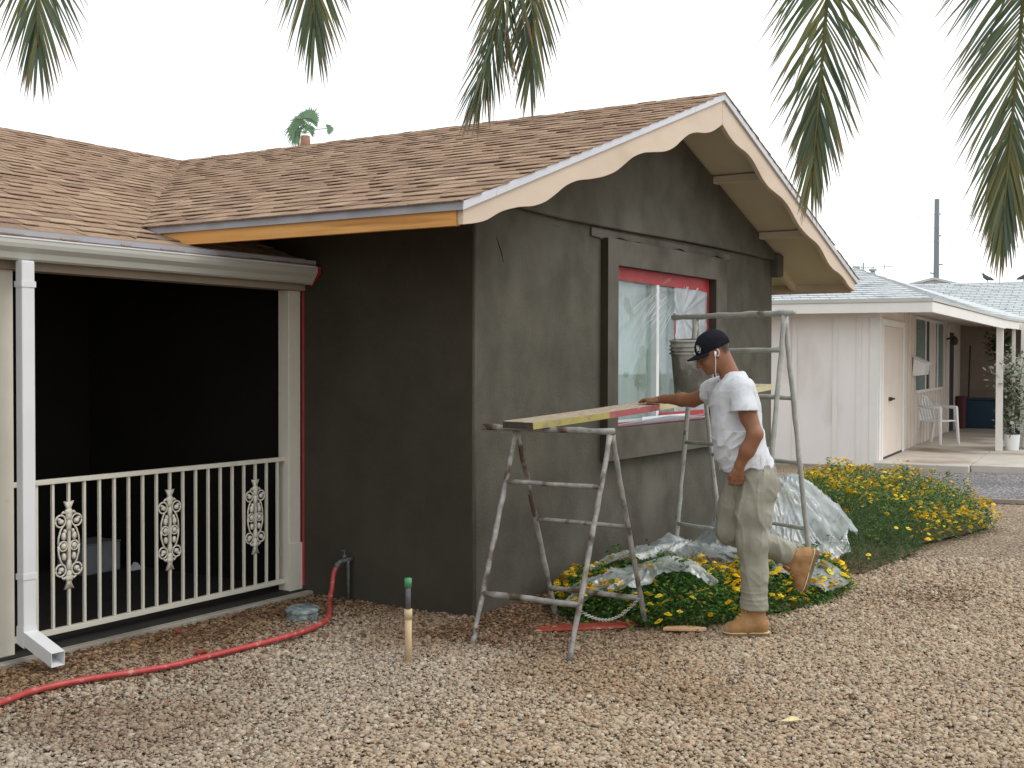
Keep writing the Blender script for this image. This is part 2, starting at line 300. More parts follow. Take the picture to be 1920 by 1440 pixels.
# pebbles: real stones wherever the photograph lets one tell them apart
def pebbles():
    lo, hi = (-4.6, -4.4), (6.2, 2.2)
    def sample(n): return np.stack([RNG.uniform(lo[0], hi[0], n), RNG.uniform(lo[1], hi[1], n)], 1)
    P = sample(425000)
    rel = P - np.array([-6.083, -4.127]); dep = rel @ np.array([.8447, .5353]); lat = rel @ np.array([.5353, -.8447])
    keep = (dep > 4.25) & (dep < 9.6) & (np.abs(lat / dep) < .56 + RNG.normal(0, .02, len(P))) & ((np.abs(lat / dep) < .46) | (RNG.random(len(P)) < .55)) & ~((P[:, 1] > 1.34)) & ~((P[:, 0] > 0.0) & (P[:, 1] > 0.0))
    keep &= RNG.random(len(P)) < np.clip(1.25 - (dep - 4.2) * .13, .5, 1)
    for k, b in BEDS.items():
        c = np.array(b); m = c.mean(0); keep &= ~inpoly(P[:, 0], P[:, 1], [tuple(m + (q - m) * .86) for q in c])
    P = P[keep]; dep = dep[keep]; n = len(P)
    # a 12-vertex stone
    bm = bmesh.new(); bmesh.ops.create_icosphere(bm, subdivisions=1, radius=1); V0 = np.array([v.co[:] for v in bm.verts]); F0 = np.array([[v.index for v in f.verts] for f in bm.faces if f.normal.z > -.7]); bm.free()
    sc = RNG.lognormal(math.log(.0077), .33, n) * (1 + np.clip(dep - 6, 0, 4) * .10)
    jit = 1 + RNG.uniform(-.22, .22, (n, 12, 1)); V = V0[None] * jit
    V = V * np.stack([RNG.uniform(.9, 1.6, n), RNG.uniform(.8, 1.15, n), RNG.uniform(.5, .85, n)], 1)[:, None]
    a = RNG.uniform(0, 6.283, n); tl = RNG.normal(0, .35, n); ca, sa, ct, st = np.cos(a), np.sin(a), np.cos(tl), np.sin(tl)
    x, y, z = V[..., 0], V[..., 1], V[..., 2]
    y, z = y * ct[:, None] - z * st[:, None], y * st[:, None] + z * ct[:, None]
    x, y = x * ca[:, None] - y * sa[:, None], x * sa[:, None] + y * ca[:, None]
    V = np.stack([x, y, z], -1) * sc[:, None, None]
    hz = .004 * vn(P[:, 0] * 2, P[:, 1] * 2, P[:, 0] * 0) + RNG.uniform(-.007, .006, n)
    V[..., 0] += P[:, 0:1]; V[..., 1] += P[:, 1:2]; V[..., 2] += hz[:, None] + .0
    pal = np.array([(.52, .40, .31), (.40, .28, .20), (.62, .52, .42), (.46, .33, .25), (.56, .47, .38), (.34, .29, .26), (.56, .40, .31), (.70, .63, .54), (.26, .19, .15), (.50, .46, .42), (.42, .38, .35)])
    pr = np.array([.20, .13, .10, .16, .13, .05, .12, .02, .04, .03, .02])
    c = pal[RNG.choice(len(pal), n, p=pr)] * np.array([.81, .81, .73]) * RNG.uniform(.84, 1.16, (n, 1)); c = c * .78 + c.mean(0) * .22
    # wet, soil-stained stones near the house wall and in patches
    dist = np.where(P[:, 0] < 0, np.minimum(1.36 - P[:, 1], np.hypot(P[:, 0], np.minimum(P[:, 1], 0) * 1.0)), -P[:, 1])
    st_ = np.clip(1.25 - dist * 1.0 + .5 * vn(P[:, 0] * 1.6, P[:, 1] * 1.6, P[:, 0] * 0 + 3), 0, 1)
    st_ = np.maximum(st_, np.clip((vn(P[:, 0] * 1.1 + 9, P[:, 1] * 1.1, P[:, 0] * 0 + 7) - .45) * 2, 0, .6))
    stain = np.array([.64, .52, .40]); c = c * (1 - st_[:, None]) + c * stain * st_[:, None] * 1.0
    c[:, 0] *= 1.0
    gl = np.clip(vn(P[:, 0] * .5 + 3, P[:, 1] * .5, P[:, 0] * 0), 0, 1)[:, None] * .35       # greyer stretches
    c = c * (1 - gl) + c.mean(1, keepdims=True) * gl
    F = (F0[None] + (np.arange(n) * 12)[:, None, None]).reshape(-1, 3)
    o = np_mesh('pebbles', V.reshape(-1, 3), F, M['pebble'], np.repeat(c, 12, 0), smooth=True)
    tag(o, 'loose tan and pinkish pebbles covering the front yard', 'gravel', kind='stuff'); print('pebbles', n)
pebbles()
# dry leaf crumbs, twigs and soil flecks among the stones by the walls
def crumbs():
    n = 5200; P = np.concatenate([np.stack([RNG.uniform(-3.0, .1, n), 1.33 - np.abs(RNG.normal(0, .55, n))], 1), np.stack([RNG.uniform(-.6, 1.0, n), -.0 - np.abs(RNG.normal(0, .45, n))], 1), np.stack([RNG.uniform(-3.5, 5, n // 3), RNG.uniform(-4, 0, n // 3)], 1), np.stack([RNG.normal(2.2, .35, n // 6), RNG.normal(-2.2, .22, n // 6)], 1)])
    P = P[~((P[:, 0] > -.02) & (P[:, 1] > -.02))]; n = len(P); a = RNG.uniform(0, 6.28, n); ln = RNG.uniform(.006, .020, n); w = ln * RNG.uniform(.15, .6, n); z = .006 + RNG.uniform(0, .012, n); dx, dy = np.cos(a), np.sin(a); q = RNG.uniform(-.006, .006, (n, 4))
    V = np.stack([np.stack([P[:, 0] - dx * ln, P[:, 1] - dy * ln, z + q[:, 0]], 1), np.stack([P[:, 0] + dy * w, P[:, 1] - dx * w, z + q[:, 1]], 1), np.stack([P[:, 0] + dx * ln, P[:, 1] + dy * ln, z + q[:, 2]], 1), np.stack([P[:, 0] - dy * w, P[:, 1] + dx * w, z + q[:, 3]], 1)], 1).reshape(-1, 3)
    pal = np.array([(.16, .085, .045), (.24, .13, .07), (.10, .06, .04), (.32, .20, .11), (.20, .08, .05), (.09, .08, .05)]); c = np.repeat(pal[RNG.integers(0, 6, n)] * RNG.uniform(.7, 1.2, (n, 1)), 4, 0)
    o = np_mesh('leaf_litter', V, np.arange(4 * n).reshape(-1, 4), M['pebble'], c); tag(o, 'brown leaf crumbs and bark scattered among the stones by the walls', 'leaf litter', kind='stuff')
crumbs()

# ================================================================== THE HOUSE
H = thing('stucco_house', 'low house with dark grey stucco walls, brown shingle roof and scalloped beige gable trim', 'house')
K = .346; RX = 2.5; RZ = 3.6; EX0, EX1 = -.97, 5.97; GY = -.58; MRY = 5.32
def wz(x): return RZ - K * abs(x - RX)
# walls
def wall_with_hole(name, x0, x1, z0, zt, hx0, hx1, hz0, hz1, y0, y1, m):
    b = MB()
    b.prism([(x0, y0, z0), (hx0, y0, z0), (hx0, y0, zt), (x0, y0, zt)], (0, y1 - y0, 0))
    b.prism([(hx1, y0, z0), (x1, y0, z0), (x1, y0, zt), (hx1, y0, zt)], (0, y1 - y0, 0))
    b.box(hx0, hx1, y0, y1, z0, hz0); b.box(hx0, hx1, y0, y1, hz1, zt)
    return b.build(name, m, H)
WX = 5.15
wall_with_hole('front_wall', .0, WX, -.3, 2.56, 1.79, 3.63, 1.08, 2.285, 0, .2, M['stucco'])
# upper gable panel, standing 45 mm proud, with its thick plastered lower edge
zt = 2.555
xs = [-.012, 0.2, 1, 2, RX, 3, 4, 5, WX + .06]
b = MB(); b.strip_prism([(x, -.045, wz(x) - .06) for x in xs], [(x, -.045, min(zt + .012 * math.sin(x * 5), wz(x) - .07)) for x in xs], (0, .2, 0)); b.build('upper_gable_wall', M['stucco'], H, bevel=.012)
box('gable_corner_corbel', WX - .05, WX + .10, -.085, .10, 2.40, 2.62, M['stucco2'], H, .015)
n = 24; xs = [1.46 + (4.05 - 1.46) * i / n for i in range(n + 1)]
b = MB(); b.strip_prism([(x, -.018, 2.535) for x in xs], [(x, -.018, 2.475 + .014 * math.sin(x * 7) + .010 * math.sin(x * 17 + 1)) for x in xs], (0, .016, 0)); b.build('plaster_smear', M['stucco2'], H, bevel=.006)
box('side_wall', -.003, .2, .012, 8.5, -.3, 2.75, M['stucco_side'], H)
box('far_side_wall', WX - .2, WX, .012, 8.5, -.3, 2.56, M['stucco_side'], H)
# rounded plastered corner
MB().tube([(.012, .012, -.3), (.012, .012, 2.56)], .016, 12).build('wall_corner', M['stucco'], H, True)
# trowel scars in the fresh plaster of the corner
for pts_ in ([(.24, 2.36), (.27, 2.31), (.30, 2.26), (.325, 2.20)], [(.95, 2.50), (1.03, 2.49)]):
    MB().tube([(x, -.001, z) for x, z in pts_], [.001] + [.0038] * (len(pts_) - 2) + [.001], 5).build('trowel_scar', M['stucco_rear'], H, True)
# window surround, raised 6 cm
sx0, sx1, sz0, sz1 = 1.63, 3.86, .85, 2.472
for (a, c, d, e) in ((sx0, 1.792, sz0, sz1), (3.628, sx1, sz0, sz1), (1.792, 3.628, sz0, 1.082), (1.792, 3.628, 2.283, sz1)):
    box('window_surround', a, c, -.062, .03, d, e, M['stucco2'], H)
box('dark_return_skin', sx0 - .0025, sx0 - .0005, -.060, -.001, sz0, sz1, M['stucco_side'], H); box('dark_return_skin', 3.6255, 3.6275, -.060, .199, 1.083, 2.282, M['stucco_side'], H)  # thin darker skins added over the left return and right reveal faces
# window: frame, mullion, panes, blind behind
wn = link('window', None, H)
fr = MB()
fr.box(1.80, 1.84, .03, .08, 1.09, 2.275); fr.box(3.58, 3.62, .03, .08, 1.09, 2.275); fr.box(1.84, 3.58, .03, .08, 1.09, 1.13); fr.box(1.84, 3.58, .03, .08, 2.235, 2.275)
wn2 = fr.build('frame', M['white_frame'], wn)
box('mullion', 2.585, 2.635, .008, .08, 1.13, 2.235, M['white_frame'], wn, .004)
box('pane', 1.84, 2.585, .055, .061, 1.13, 2.235, M['glass'], wn); box('pane', 2.635, 3.58, .045, .051, 1.13, 2.235, M['glass'], wn)
b = MB(); n = 60
for i in range(n):
    x = 1.80 + 1.82 * i / n; x2 = 1.80 + 1.82 * (i + 1) / n; y = .15 + .008 * math.sin(i * 1.3); y2 = .15 + .008 * math.sin((i + 1) * 1.3)
    b.add([(x, y, 1.09), (x2, y2, 1.09), (x2, y2, 2.28), (x, y, 2.28)], [(0, 1, 2, 3)])
b.build('blind', M['curtain'], wn, True)
box('interior_wall', 1.7, 3.7, .22, .24, 1.0, 2.4, M['stucco_rear'], H)

# roof decks (the shingles are laid on them piece by piece below)
b = MB(); t = .028
for sgn in (0, 1):
    xe = EX0 if sgn == 0 else EX1
    b.prism([(xe, GY, wz(xe)), (RX, GY, RZ), (RX, GY, RZ - t), (xe, GY, wz(xe) - t)], (0, 10, 0))
def mz(y): return RZ - K * abs(MRY - y)
b.prism([(-14, 1.30, mz(1.30)), (-14, MRY, RZ), (-14, MRY, RZ - t), (-14, 1.30, mz(1.30) - t)], (16.5, 0, 0))
b.prism([(-14, MRY, RZ), (-14, 9.4, mz(9.4)), (-14, 9.4, mz(9.4) - t), (-14, MRY, RZ - t)], (14, 0, 0))
roof = b.build('roof', M['sh_d'], H)
b = MB()
for xe in (EX0, EX1):
    x2 = xe + (.03 if xe < 0 else -.03)
    b.prism([(x2, GY + .04, wz(xe) - t - .002), (RX, GY + .04, RZ - t - .002), (RX, GY + .04, RZ - t - .014), (x2, GY + .04, wz(xe) - t - .014)], (0, 8, 0))
b.build('soffit', M['soffit'], H)
# shingles
def clip(poly, a, bb, c):         # keep a*x+b*y<=c
    o = []
    for i in range(len(poly)):
        p, q = poly[i], poly[(i + 1) % len(poly)]; dp, dq = a * p[0] + bb * p[1] - c, a * q[0] + bb * q[1] - c
        if dp <= 0: o.append(p)
        if dp * dq < 0: s = dp / (dp - dq); o.append((p[0] + (q[0] - p[0]) * s, p[1] + (q[1] - p[1]) * s))
    return o
cosr = 1 / math.sqrt(1 + K * K); sinr = K * cosr
pieces = []                        # (poly in (e,s), lift, material index, frame)
def lay(frame, e0, e1, smax, clips, seed, expo=.142, lenf=1.0):
    r = random.Random(seed); row = 0; s = -.012
    while s < smax:
        e = e0 - r.random() * .3
        while e < e1:
            w = r.choice((.09, .12, .15, .18, .22, .27)) * lenf; row += 1
            drop = (0, .010)[row % 2]; mi = r.choices(range(5), (34, 30, 20, 7, 9))[0] if row % 2 else r.choices(range(5), (14, 26, 30, 26, 4))[0]
            poly = [(max(e, e0), s - drop), (min(e + w - .003, e1), s - drop), (min(e + w - .003, e1), min(s + expo + .05, smax)), (max(e, e0), min(s + expo + .05, smax))]
            if poly[1][0] - poly[0][0] > .02:
                whole = len(poly)
                for cl in clips: poly = clip(poly, *cl)
                if len(poly) >= 3: pieces.append((poly, (.0065, .0115)[row % 2] + r.choice((0, .002)), mi, frame, s))
            e += w
        s += expo; row += 1
# frame: origin, e axis, s axis, normal
FW = (Vector((EX0 - .02, 0, wz(EX0 - .02))), Vector((0, 1, 0)), Vector((cosr, 0, sinr)), Vector((-sinr, 0, cosr)))
FWR = (Vector((EX1 + .02, 0, wz(EX1 + .02))), Vector((0, 1, 0)), Vector((-cosr, 0, sinr)), Vector((sinr, 0, cosr)))
FM = (Vector((0, 1.275, mz(1.275))), Vector((1, 0, 0)), Vector((0, cosr, sinr)), Vector((0, -sinr, cosr)))
SW = (RX - EX0 + .02) / cosr; SM = (MRY - 1.275) / cosr
# valley: x - RX = y - MRY.  wing: y <= x + MRY-RX ; x = EX0-.02 + s*cosr
lay(FW, GY - .025, 5.4, SW, [(1, -cosr, EX0 - .02 + MRY - RX)], 1)
# main: x <= y-(MRY-RX), y=1.275+s*cosr, only where it lies above the wing roof; below the wing eave it runs to the wall
lay(FM, -4.6, 2.5, SM, [(1, -cosr, 1.275 - (MRY - RX) + .0)], 2)
lay(FM, -1.7, -.01, .82, [(-1, cosr, -(1.275 - (MRY - RX)))], 5)
lay(FWR, GY - .025, 1.2, SW, [], 3, lenf=1.6)
def piece_geo(poly, lift, frame, th=.0055):
    O, e, s, nn = frame; smin = min(p[1] for p in poly); smx = smin + .19
    def P(p, h): tt = min(1, (p[1] - smin) / .19); return O + e * p[0] + s * p[1] + nn * (lift * (1 - tt) + .003 + h)
    return [P(p, 0) for p in poly], [P(p, th * (1 if True else 0)) for p in poly]
camv = Vector((-6.083, -4.127, 1.58))
def prio(pc):
    poly, lift, mi, fr_, s = pc; cx = sum(p[0] for p in poly) / len(poly); cy = sum(p[1] for p in poly) / len(poly)
    c = fr_[0] + fr_[1] * cx + fr_[2] * cy; d = (c - camv); w = max(p[0] for p in poly) - min(p[0] for p in poly)
    rel = d; lat = rel.dot(R_) / max(rel.dot(F_), .1)
    vis = abs(lat) < .43 and fr_ is not FWR and not (c.x > -.97 and fr_ is FM and c.y < 1.9)
    return (w / d.length * abs(d.normalized().dot(fr_[3])) if vis else 0)
whole = [p for p in pieces if len(p[0]) == 4]
ids = sorted(range(len(whole)), key=lambda i: -prio(whole[i]))[:300]; sel = set(id(whole[i]) for i in ids)
cache = {}; rest = MB()
for pc in pieces:
    poly, lift, mi, fr_, s = pc
    if id(pc) in sel:
        w = round(max(p[0] for p in poly) - min(p[0] for p in poly), 3); hh = round(max(p[1] for p in poly) - min(p[1] for p in poly), 3)
        key = (w, hh, lift, mi)
        if key not in cache:
            base = (Vector((0, 0, 0)), Vector((1, 0, 0)), Vector((0, 1, 0)), Vector((0, 0, 1)))
            lo_, hi_ = piece_geo([(0, 0), (w, 0), (w, hh), (0, hh)], lift, base); mb = MB(); mb.add(lo_ + hi_, [(0, 3, 2, 1), (4, 5, 6, 7), (0, 1, 5, 4), (1, 2, 6, 5), (2, 3, 7, 6), (3, 0, 4, 7)])
            me = mb.mesh('shingle'); me.materials.append(SH[mi]); cache[key] = me
        o = link('shingle', cache[key], roof); O, e, s_, nn = fr_
        loc = O + e * min(p[0] for p in poly) + s_ * min(p[1] for p in poly)
        if fr_ is FW:      # e = +Y, s = +X side: mirror-free basis needs e x s = n
            # e x s = (0,1,0)x(c,0,s) = (s,0,-c) = -n, so turn the piece half round instead
            loc = O + e * max(p[0] for p in poly) + s_ * min(p[1] for p in poly); ex = -e
        else: ex = e
        o.matrix_local = Matrix(((ex.x, s_.x, nn.x, loc.x), (ex.y, s_.y, nn.y, loc.y), (ex.z, s_.z, nn.z, loc.z), (0, 0, 0, 1)))
    else:
        a, c = piece_geo(poly, lift, fr_); n = len(poly)
        rest.add(a + c, [tuple(range(n - 1, -1, -1)), tuple(range(n, 2 * n))] + [(i, (i + 1) % n, n + (i + 1) % n, n + i) for i in range(n)], mi)
# ridge caps
r = random.Random(9)
y = GY - .02
while y < MRY:
    mi = r.randrange(1, 4)
    for sg in (-1, 1):
        rest.hexa([(RX, y, RZ + .008), (RX + sg * .14, y, RZ + .008 - .14 * K), (RX + sg * .14, y + .2, RZ - .002 - .14 * K), (RX, y + .2, RZ - .002),
                   (RX, y, RZ + .018), (RX + sg * .14, y, RZ + .015 - .14 * K), (RX + sg * .14, y + .2, RZ + .01 - .14 * K), (RX, y + .2, RZ + .014)], mi)
    y += .145
x = -4.6
while x < RX:
    mi = r.randrange(1, 4)
    rest.hexa([(x, MRY, RZ + .008), (x + .2, MRY, RZ - .002), (x + .2, MRY - .14, RZ - .002 - .14 * K), (x, MRY - .14, RZ + .008 - .14 * K),
               (x, MRY, RZ + .018), (x + .2, MRY, RZ + .014), (x + .2, MRY - .14, RZ + .01 - .14 * K), (x, MRY - .14, RZ + .015 - .14 * K)], mi)
    x += .145
o = rest.build('shingles', SH, roof); o['kind'] = 'stuff'; print('shingle pieces', len(pieces))

# barge boards with their scalloped lower edge
def cat(pts, n):                   # smooth interpolation through (t, d)
    xs = np.array([p[0] for p in pts]); ds = np.array([p[1] for p in pts]); X = np.linspace(xs[0], xs[-1], n); m = np.gradient(ds, xs); outv = []
    for x in X:
        i = min(max(np.searchsorted(xs, x) - 1, 0), len(xs) - 2); h = xs[i + 1] - xs[i]; u = (x - xs[i]) / h
        outv.append((x, (2 * u**3 - 3 * u**2 + 1) * ds[i] + (u**3 - 2 * u**2 + u) * h * m[i] + (-2 * u**3 + 3 * u**2) * ds[i + 1] + (u**3 - u**2) * h * m[i + 1]))
    return outv
left_d = [(-.955, .12), (-.86, .138), (-.74, .152), (-.60, .142), (-.42, .158), (-.238, .192), (-.115, .197), (.0, .180), (.10, .160), (.25, .158), (.42, .185), (.60, .206), (.77, .207), (.88, .188), (.98, .170), (1.15, .170), (1.33, .20), (1.50, .228), (1.65, .226), (1.76, .203), (1.86, .186), (2.02, .195), (2.16, .225), (2.28, .240), (2.40, .236), (2.498, .222)]
right_d = [(2.502, .222)] + [(5.0 - a, c) for a, c in reversed(left_d[1:-1])] + [(5.955, .12)]
for prof in (left_d, right_d):
    pts = cat(prof, 90)
    MB().strip_prism([(x, GY + .005, wz(x) - .030) for x, d in pts], [(x, GY + .005, wz(x) - d) for x, d in pts], (0, .036, 0)).build('barge_board', M['beige'], H, bevel=.003)
# metal drip edge on the rakes, in lengths, and along the eaves
def rake_strip(xa, xb):
    b = MB(); b.hexa([(xa, GY - .014, wz(xa) - .038), (xb, GY - .014, wz(xb) - .038), (xb, GY + .0, wz(xb) - .038), (xa, GY + .0, wz(xa) - .038),
                      (xa, GY - .018, wz(xa) + .008), (xb, GY - .018, wz(xb) + .008), (xb, GY + .05, wz(xb) + .008), (xa, GY + .05, wz(xa) + .008)])
    b.build('drip_edge', M['drip'], H)
for xa, xb in ((EX0 - .012, -.67), (-.667, 1.95), (1.953, RX), (RX + .002, 4.3), (4.303, EX1 + .012)): rake_strip(xa, xb)
for xe, sg in ((EX0, -1), (EX1, 1)):
    xa, xb = sorted((xe + sg * .016, xe)); z0 = wz(xe) - .042
    box('drip_edge', xa, xb, GY - .012, 1.83 if sg < 0 else 6, z0, wz(xe) + .012, M['grey_drip'], H)
xa = EX0 + .002
b = MB(); b.hexa([(xa, GY + .042, 2.280), (xa + .036, GY + .042, 2.280), (xa + .036, 1.47, 2.280), (xa, 1.47, 2.280), (xa, GY + .042, 2.358), (xa + .036, GY + .042, 2.358), (xa + .036, 1.76, 2.358), (xa, 1.76, 2.358)])
b.build('fascia_board', M['wood'], H)
box('fascia_board', EX1 - .04, EX1 - .002, GY + .042, 6, 2.27, 2.37, M['beige'], H)
# lookouts carrying the right overhang, and rafter tail
for xx in (3.62, 4.72):
    zc = wz(xx) - .046; box('lookout', xx - .045, xx + .045, GY + .042, -.046, zc - .062, zc, M['soffit'], H, .003)
zr = lambda x: wz(x) - .045
b = MB(); b.prism([(WX + .105, .02, zr(WX + .105)), (EX1 - .05, .02, zr(EX1 - .05)), (EX1 - .05, .02, zr(EX1 - .05) - .075), (WX + .105, .02, zr(WX + .105) - .095)], (0, .045, 0)); b.build('rafter_tail', M['soffit'], H)

# ---- porch
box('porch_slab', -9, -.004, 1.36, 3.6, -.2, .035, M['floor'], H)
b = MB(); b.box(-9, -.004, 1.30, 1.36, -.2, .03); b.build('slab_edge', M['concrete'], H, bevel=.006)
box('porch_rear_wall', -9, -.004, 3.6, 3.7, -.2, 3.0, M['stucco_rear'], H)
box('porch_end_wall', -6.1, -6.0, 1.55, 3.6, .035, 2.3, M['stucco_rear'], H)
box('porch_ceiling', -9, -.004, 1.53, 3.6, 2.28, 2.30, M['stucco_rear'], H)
box('side_wall_shade_skin', -.0032, 0, 1.60, 3.6, .035, 2.28, M['stucco_rear'], H)  # dark skin over the side wall: porch shade put into colour
box('porch_beam', -9, -.006, 1.37, 1.50, 2.045, 2.26, mat('beam_paint', (.36, .30, .23), (.31, .26, .20), 4, .7), H)
prof = [(1.352, 2.197), (1.352, 2.09), (1.285, 2.085), (1.272, 2.095), (1.262, 2.125), (1.238, 2.150), (1.232, 2.170), (1.232, 2.192), (1.246, 2.194), (1.246, 2.186), (1.24, 2.182)]
b = MB(); b.prism([(-9, y, z) for y, z in prof], (8.955, 0, 0)); b.build('gutter', M['gutter'], H)
b = MB(); b.box(-9, -.05, 1.228, 1.250, 2.1925, 2.200); b.build('gutter_lip', M['white_metal'], H)
b = MB(); b.prism([(-.045, y, z) for y, z in ((1.355, 2.2), (1.355, 2.085), (1.28, 2.08), (1.228, 2.16), (1.228, 2.2))], (.004, 0, 0)); b.build('gutter_end', M['gutter'], H)
box('drip_edge', -9, -.02, 1.262, 1.268, 2.190, 2.240, M['grey_drip'], H)
b = MB(); b.prism([(-.036, y, z) for y, z in ((1.36, 2.18), (1.36, 2.1), (1.30, 2.07), (1.225, 2.15), (1.225, 2.2))], (.02, 0, 0)); b.build('masking_tape', M['red'], H)
box('masking_tape', -.0085, -.0045, 1.38, 1.397, .06, 2.05, M['red'], H)
def post(x0, x1):
    b = MB(); b.box(x0, x1, 1.41, 1.505, .035, 2.045); return b.build('porch_post', M['cream'], H, bevel=.004)
post(-.125, -.012); post(-2.30, -2.195); post(-4.4, -4.3)
b = MB(); b.box(-.128, -.005, 1.40, 1.41, .03, .35); b.build('post_base_plate', M['cream'], H)
# downspout with kick-out
b = MB(); b.box(-2.256, -2.180, 1.25, 1.305, .16, 2.085); b.build('downspout', M['white_metal'], H, bevel=.006)
b = MB(); d = Vector((-.03, -1, 0)); s_ = Vector((1, -.03, 0)); p0 = Vector((-2.217, 1.285, .17)); p1 = Vector((-2.225, 1.02, .035)); hw = .0385
def ring(p, h): return [p - s_ * hw, p + s_ * hw, p + s_ * hw + Vector((0, 0, h)), p - s_ * hw + Vector((0, 0, h))]
def hollow(pa, pb, h, th):
    A, B = ring(pa, h), ring(pb, h); A2 = ring(pa + Vector((0, 0, th)), h - 2 * th); B2 = ring(pb + Vector((0, 0, th)), h - 2 * th)
    for q in (A2, B2):
        q[0] += s_ * th; q[3] += s_ * th; q[1] -= s_ * th; q[2] -= s_ * th
    vs = A + B + A2 + B2
    fs = [(0, 1, 5, 4), (1, 2, 6, 5), (2, 3, 7, 6), (3, 0, 4, 7)] + [(8, 12, 13, 9), (9, 13, 14, 10), (10, 14, 15, 11), (11, 15, 12, 8)] + [(4, 5, 13, 12), (5, 6, 14, 13), (6, 7, 15, 14), (7, 4, 12, 15)]
    return vs, fs
b.add(*hollow(p0 - Vector((0, 0, .045)), p1, .072, .003)); b.hexa([(-2.258, 1.249, .10), (-2.178, 1.249, .10), (-2.178, 1.307, .12), (-2.258, 1.307, .12), (-2.258, 1.249, .21), (-2.178, 1.249, .21), (-2.178, 1.307, .21), (-2.258, 1.307, .21)])
b.build('downspout_elbow', M['white_metal'], H)
for z in (1.95, .45):
    box('downspout_strap', -2.260, -2.176, 1.246, 1.309, z, z + .03, M['white_metal'], H)
# railing
def railing(x0, x1, xsb, orn, first=True):
    b = MB(); b.box(x0, x1, 1.44, 1.475, .905, .932); b.box(x0, x1, 1.44, 1.475, .085, .115); rl = b.build('railing', M['cream'], H, bevel=.003)
    bm_ = MB().box(-.0075, .0075, 1.45, 1.465, .116, .904).mesh('baluster'); bm_.materials.append(M['cream'])
    for x in xsb:
        o = link('baluster', bm_, rl); o.location = (x, 0, 0)
    for x in orn:
        o = link('scroll_ornament', scroll_me, rl); o.location = (x, 1.4575, .56)
def scroll():
    b = MB(); r = .0052
    def arc(cx, cz, R, a0, a1, sx, rr=r, n=14): b.tube([(sx * (cx + R * math.cos(rad(a0 + (a1 - a0) * i / n))), 0, cz + R * math.sin(rad(a0 + (a1 - a0) * i / n))) for i in range(n + 1)], rr, 6)
    def blob(x, z, rx, rz):
        m = 10; vs = [(x + rx * math.cos(6.283 * i / m), -.008, z + rz * math.sin(6.283 * i / m)) for i in range(m)]; vs += [(v[0], .008, v[2]) for v in vs]; vs += [(x, -.014, z), (x, .014, z)]
        b.add(vs, [(i, (i + 1) % m, 2 * m) for i in range(m)] + [(m + i, m + (i + 1) % m, 2 * m + 1) for i in range(m)] + [(i, (i + 1) % m, m + (i + 1) % m, m + i) for i in range(m)])
    for sx in (-1, 1):
        for sz in (-1, 1):
            arc(.052, sz * .135, .033, 0, 360, sx, n=18); blob(sx * .050, sz * .132, .016, .014); blob(sx * .062, sz * .146, .009, .008)
            b.tube([(sx * .022, 0, sz * .175), (sx * .034, 0, sz * .185), (sx * .045, 0, sz * .172)], .006, 6)
            b.tube([(sx * .036, 0, sz * .108), (sx * .052, 0, sz * .085), (sx * .065, 0, sz * .045), (sx * .068, 0, 0)], r, 6)
        arc(.036, -.004, .026, 0, 360, sx, n=16); blob(sx * .034, -.004, .015, .017); blob(sx * .034, .05, .013, .022); blob(sx * .032, -.062, .012, .020); blob(sx * .026, .076, .008, .014)
    for sz in (-1, 1):
        b.prism([(x, -.008, sz * z) for x, z in ((-.012, .205), (-.030, .243), (-.012, .236), (0, .244), (.012, .236), (.030, .243), (.012, .205), (.018, .19), (0, .183), (-.018, .19))], (0, .016, 0)); blob(0, sz * .182, .024, .020)
        blob(0, sz * .165, .017, .03); blob(0, sz * .11, .014, .035)
    me = b.mesh('scroll_ornament', True); me.materials.append(M['cream']); return me
scroll_me = scroll()
bx = [-2.03 + .1024 * i for i in range(19)]
railing(-2.195, -.128, bx, [bx[2], bx[9], bx[16]])
railing(-4.3, -2.30, [-2.40 - .1 * i for i in range(18)], [])
# things standing in the porch
t = thing('storage_box', 'pale metal box standing in the dark porch behind the white railing', 'box', (.0, 0, 0))
t.location = (-.36, 3.15, .035); t.rotation_euler = (0, 0, .05)
b = MB(); b.box(-.17, .17, -.14, .14, 0, .21); b.build('body', M['tin'], t, bevel=.01); b = MB(); b.box(-.173, .173, -.143, .143, .211, .222); b.build('lid', M['tin'], t, bevel=.006)
b = MB(); b.prism([(-.05, 0, 0), (.05, 0, 0), (.0, 0, .055)], (0, .04, 0)); o = b.build('paper_scrap', M['white_frame']); o.location = (.0, 0, 0)
o.location = (-.13, 2.9, .036); tag(o, 'small white paper scrap on the dark porch floor', 'scrap')

# ================================================================== WINDOW MASKING
mk = thing('window_masking', 'clear plastic film with red tape masking the window in the dark wall', 'masking film', (1.8, .02, 1.09))
def wob(x, z, s=0): return .004 * math.sin(x * 21 + s) * math.sin(z * 17 + s)
def tape(pts, name='tape_strip', m=None):
    b = MB(); b.prism(pts, (0, .0025, 0)); return b.build(name, m or M['red'], mk)
def tape_rel(x0, x1, z0, z1, y, m=None, dz=0): return tape([(x0 - 1.8, y, z0 - 1.09), (x1 - 1.8, y, z0 - 1.09 + dz), (x1 - 1.8, y, z1 - 1.09), (x0 - 1.8, y, z1 - 1.09)], m=m)
tape_rel(1.80, 3.62, 2.19, 2.285, -.016, dz=-.012); tape_rel(3.585, 3.618, 1.12, 2.18, -.018); tape_rel(2.925, 2.952, 1.70, 1.97, -.012)
tape_rel(1.80, 3.60, 1.085, 1.118, -.022); tape_rel(2.62, 3.5, 1.118, 1.165, -.024, dz=.012); tape_rel(2.3, 3.2, 1.10, 1.145, -.028, M['white_frame'], dz=.02)
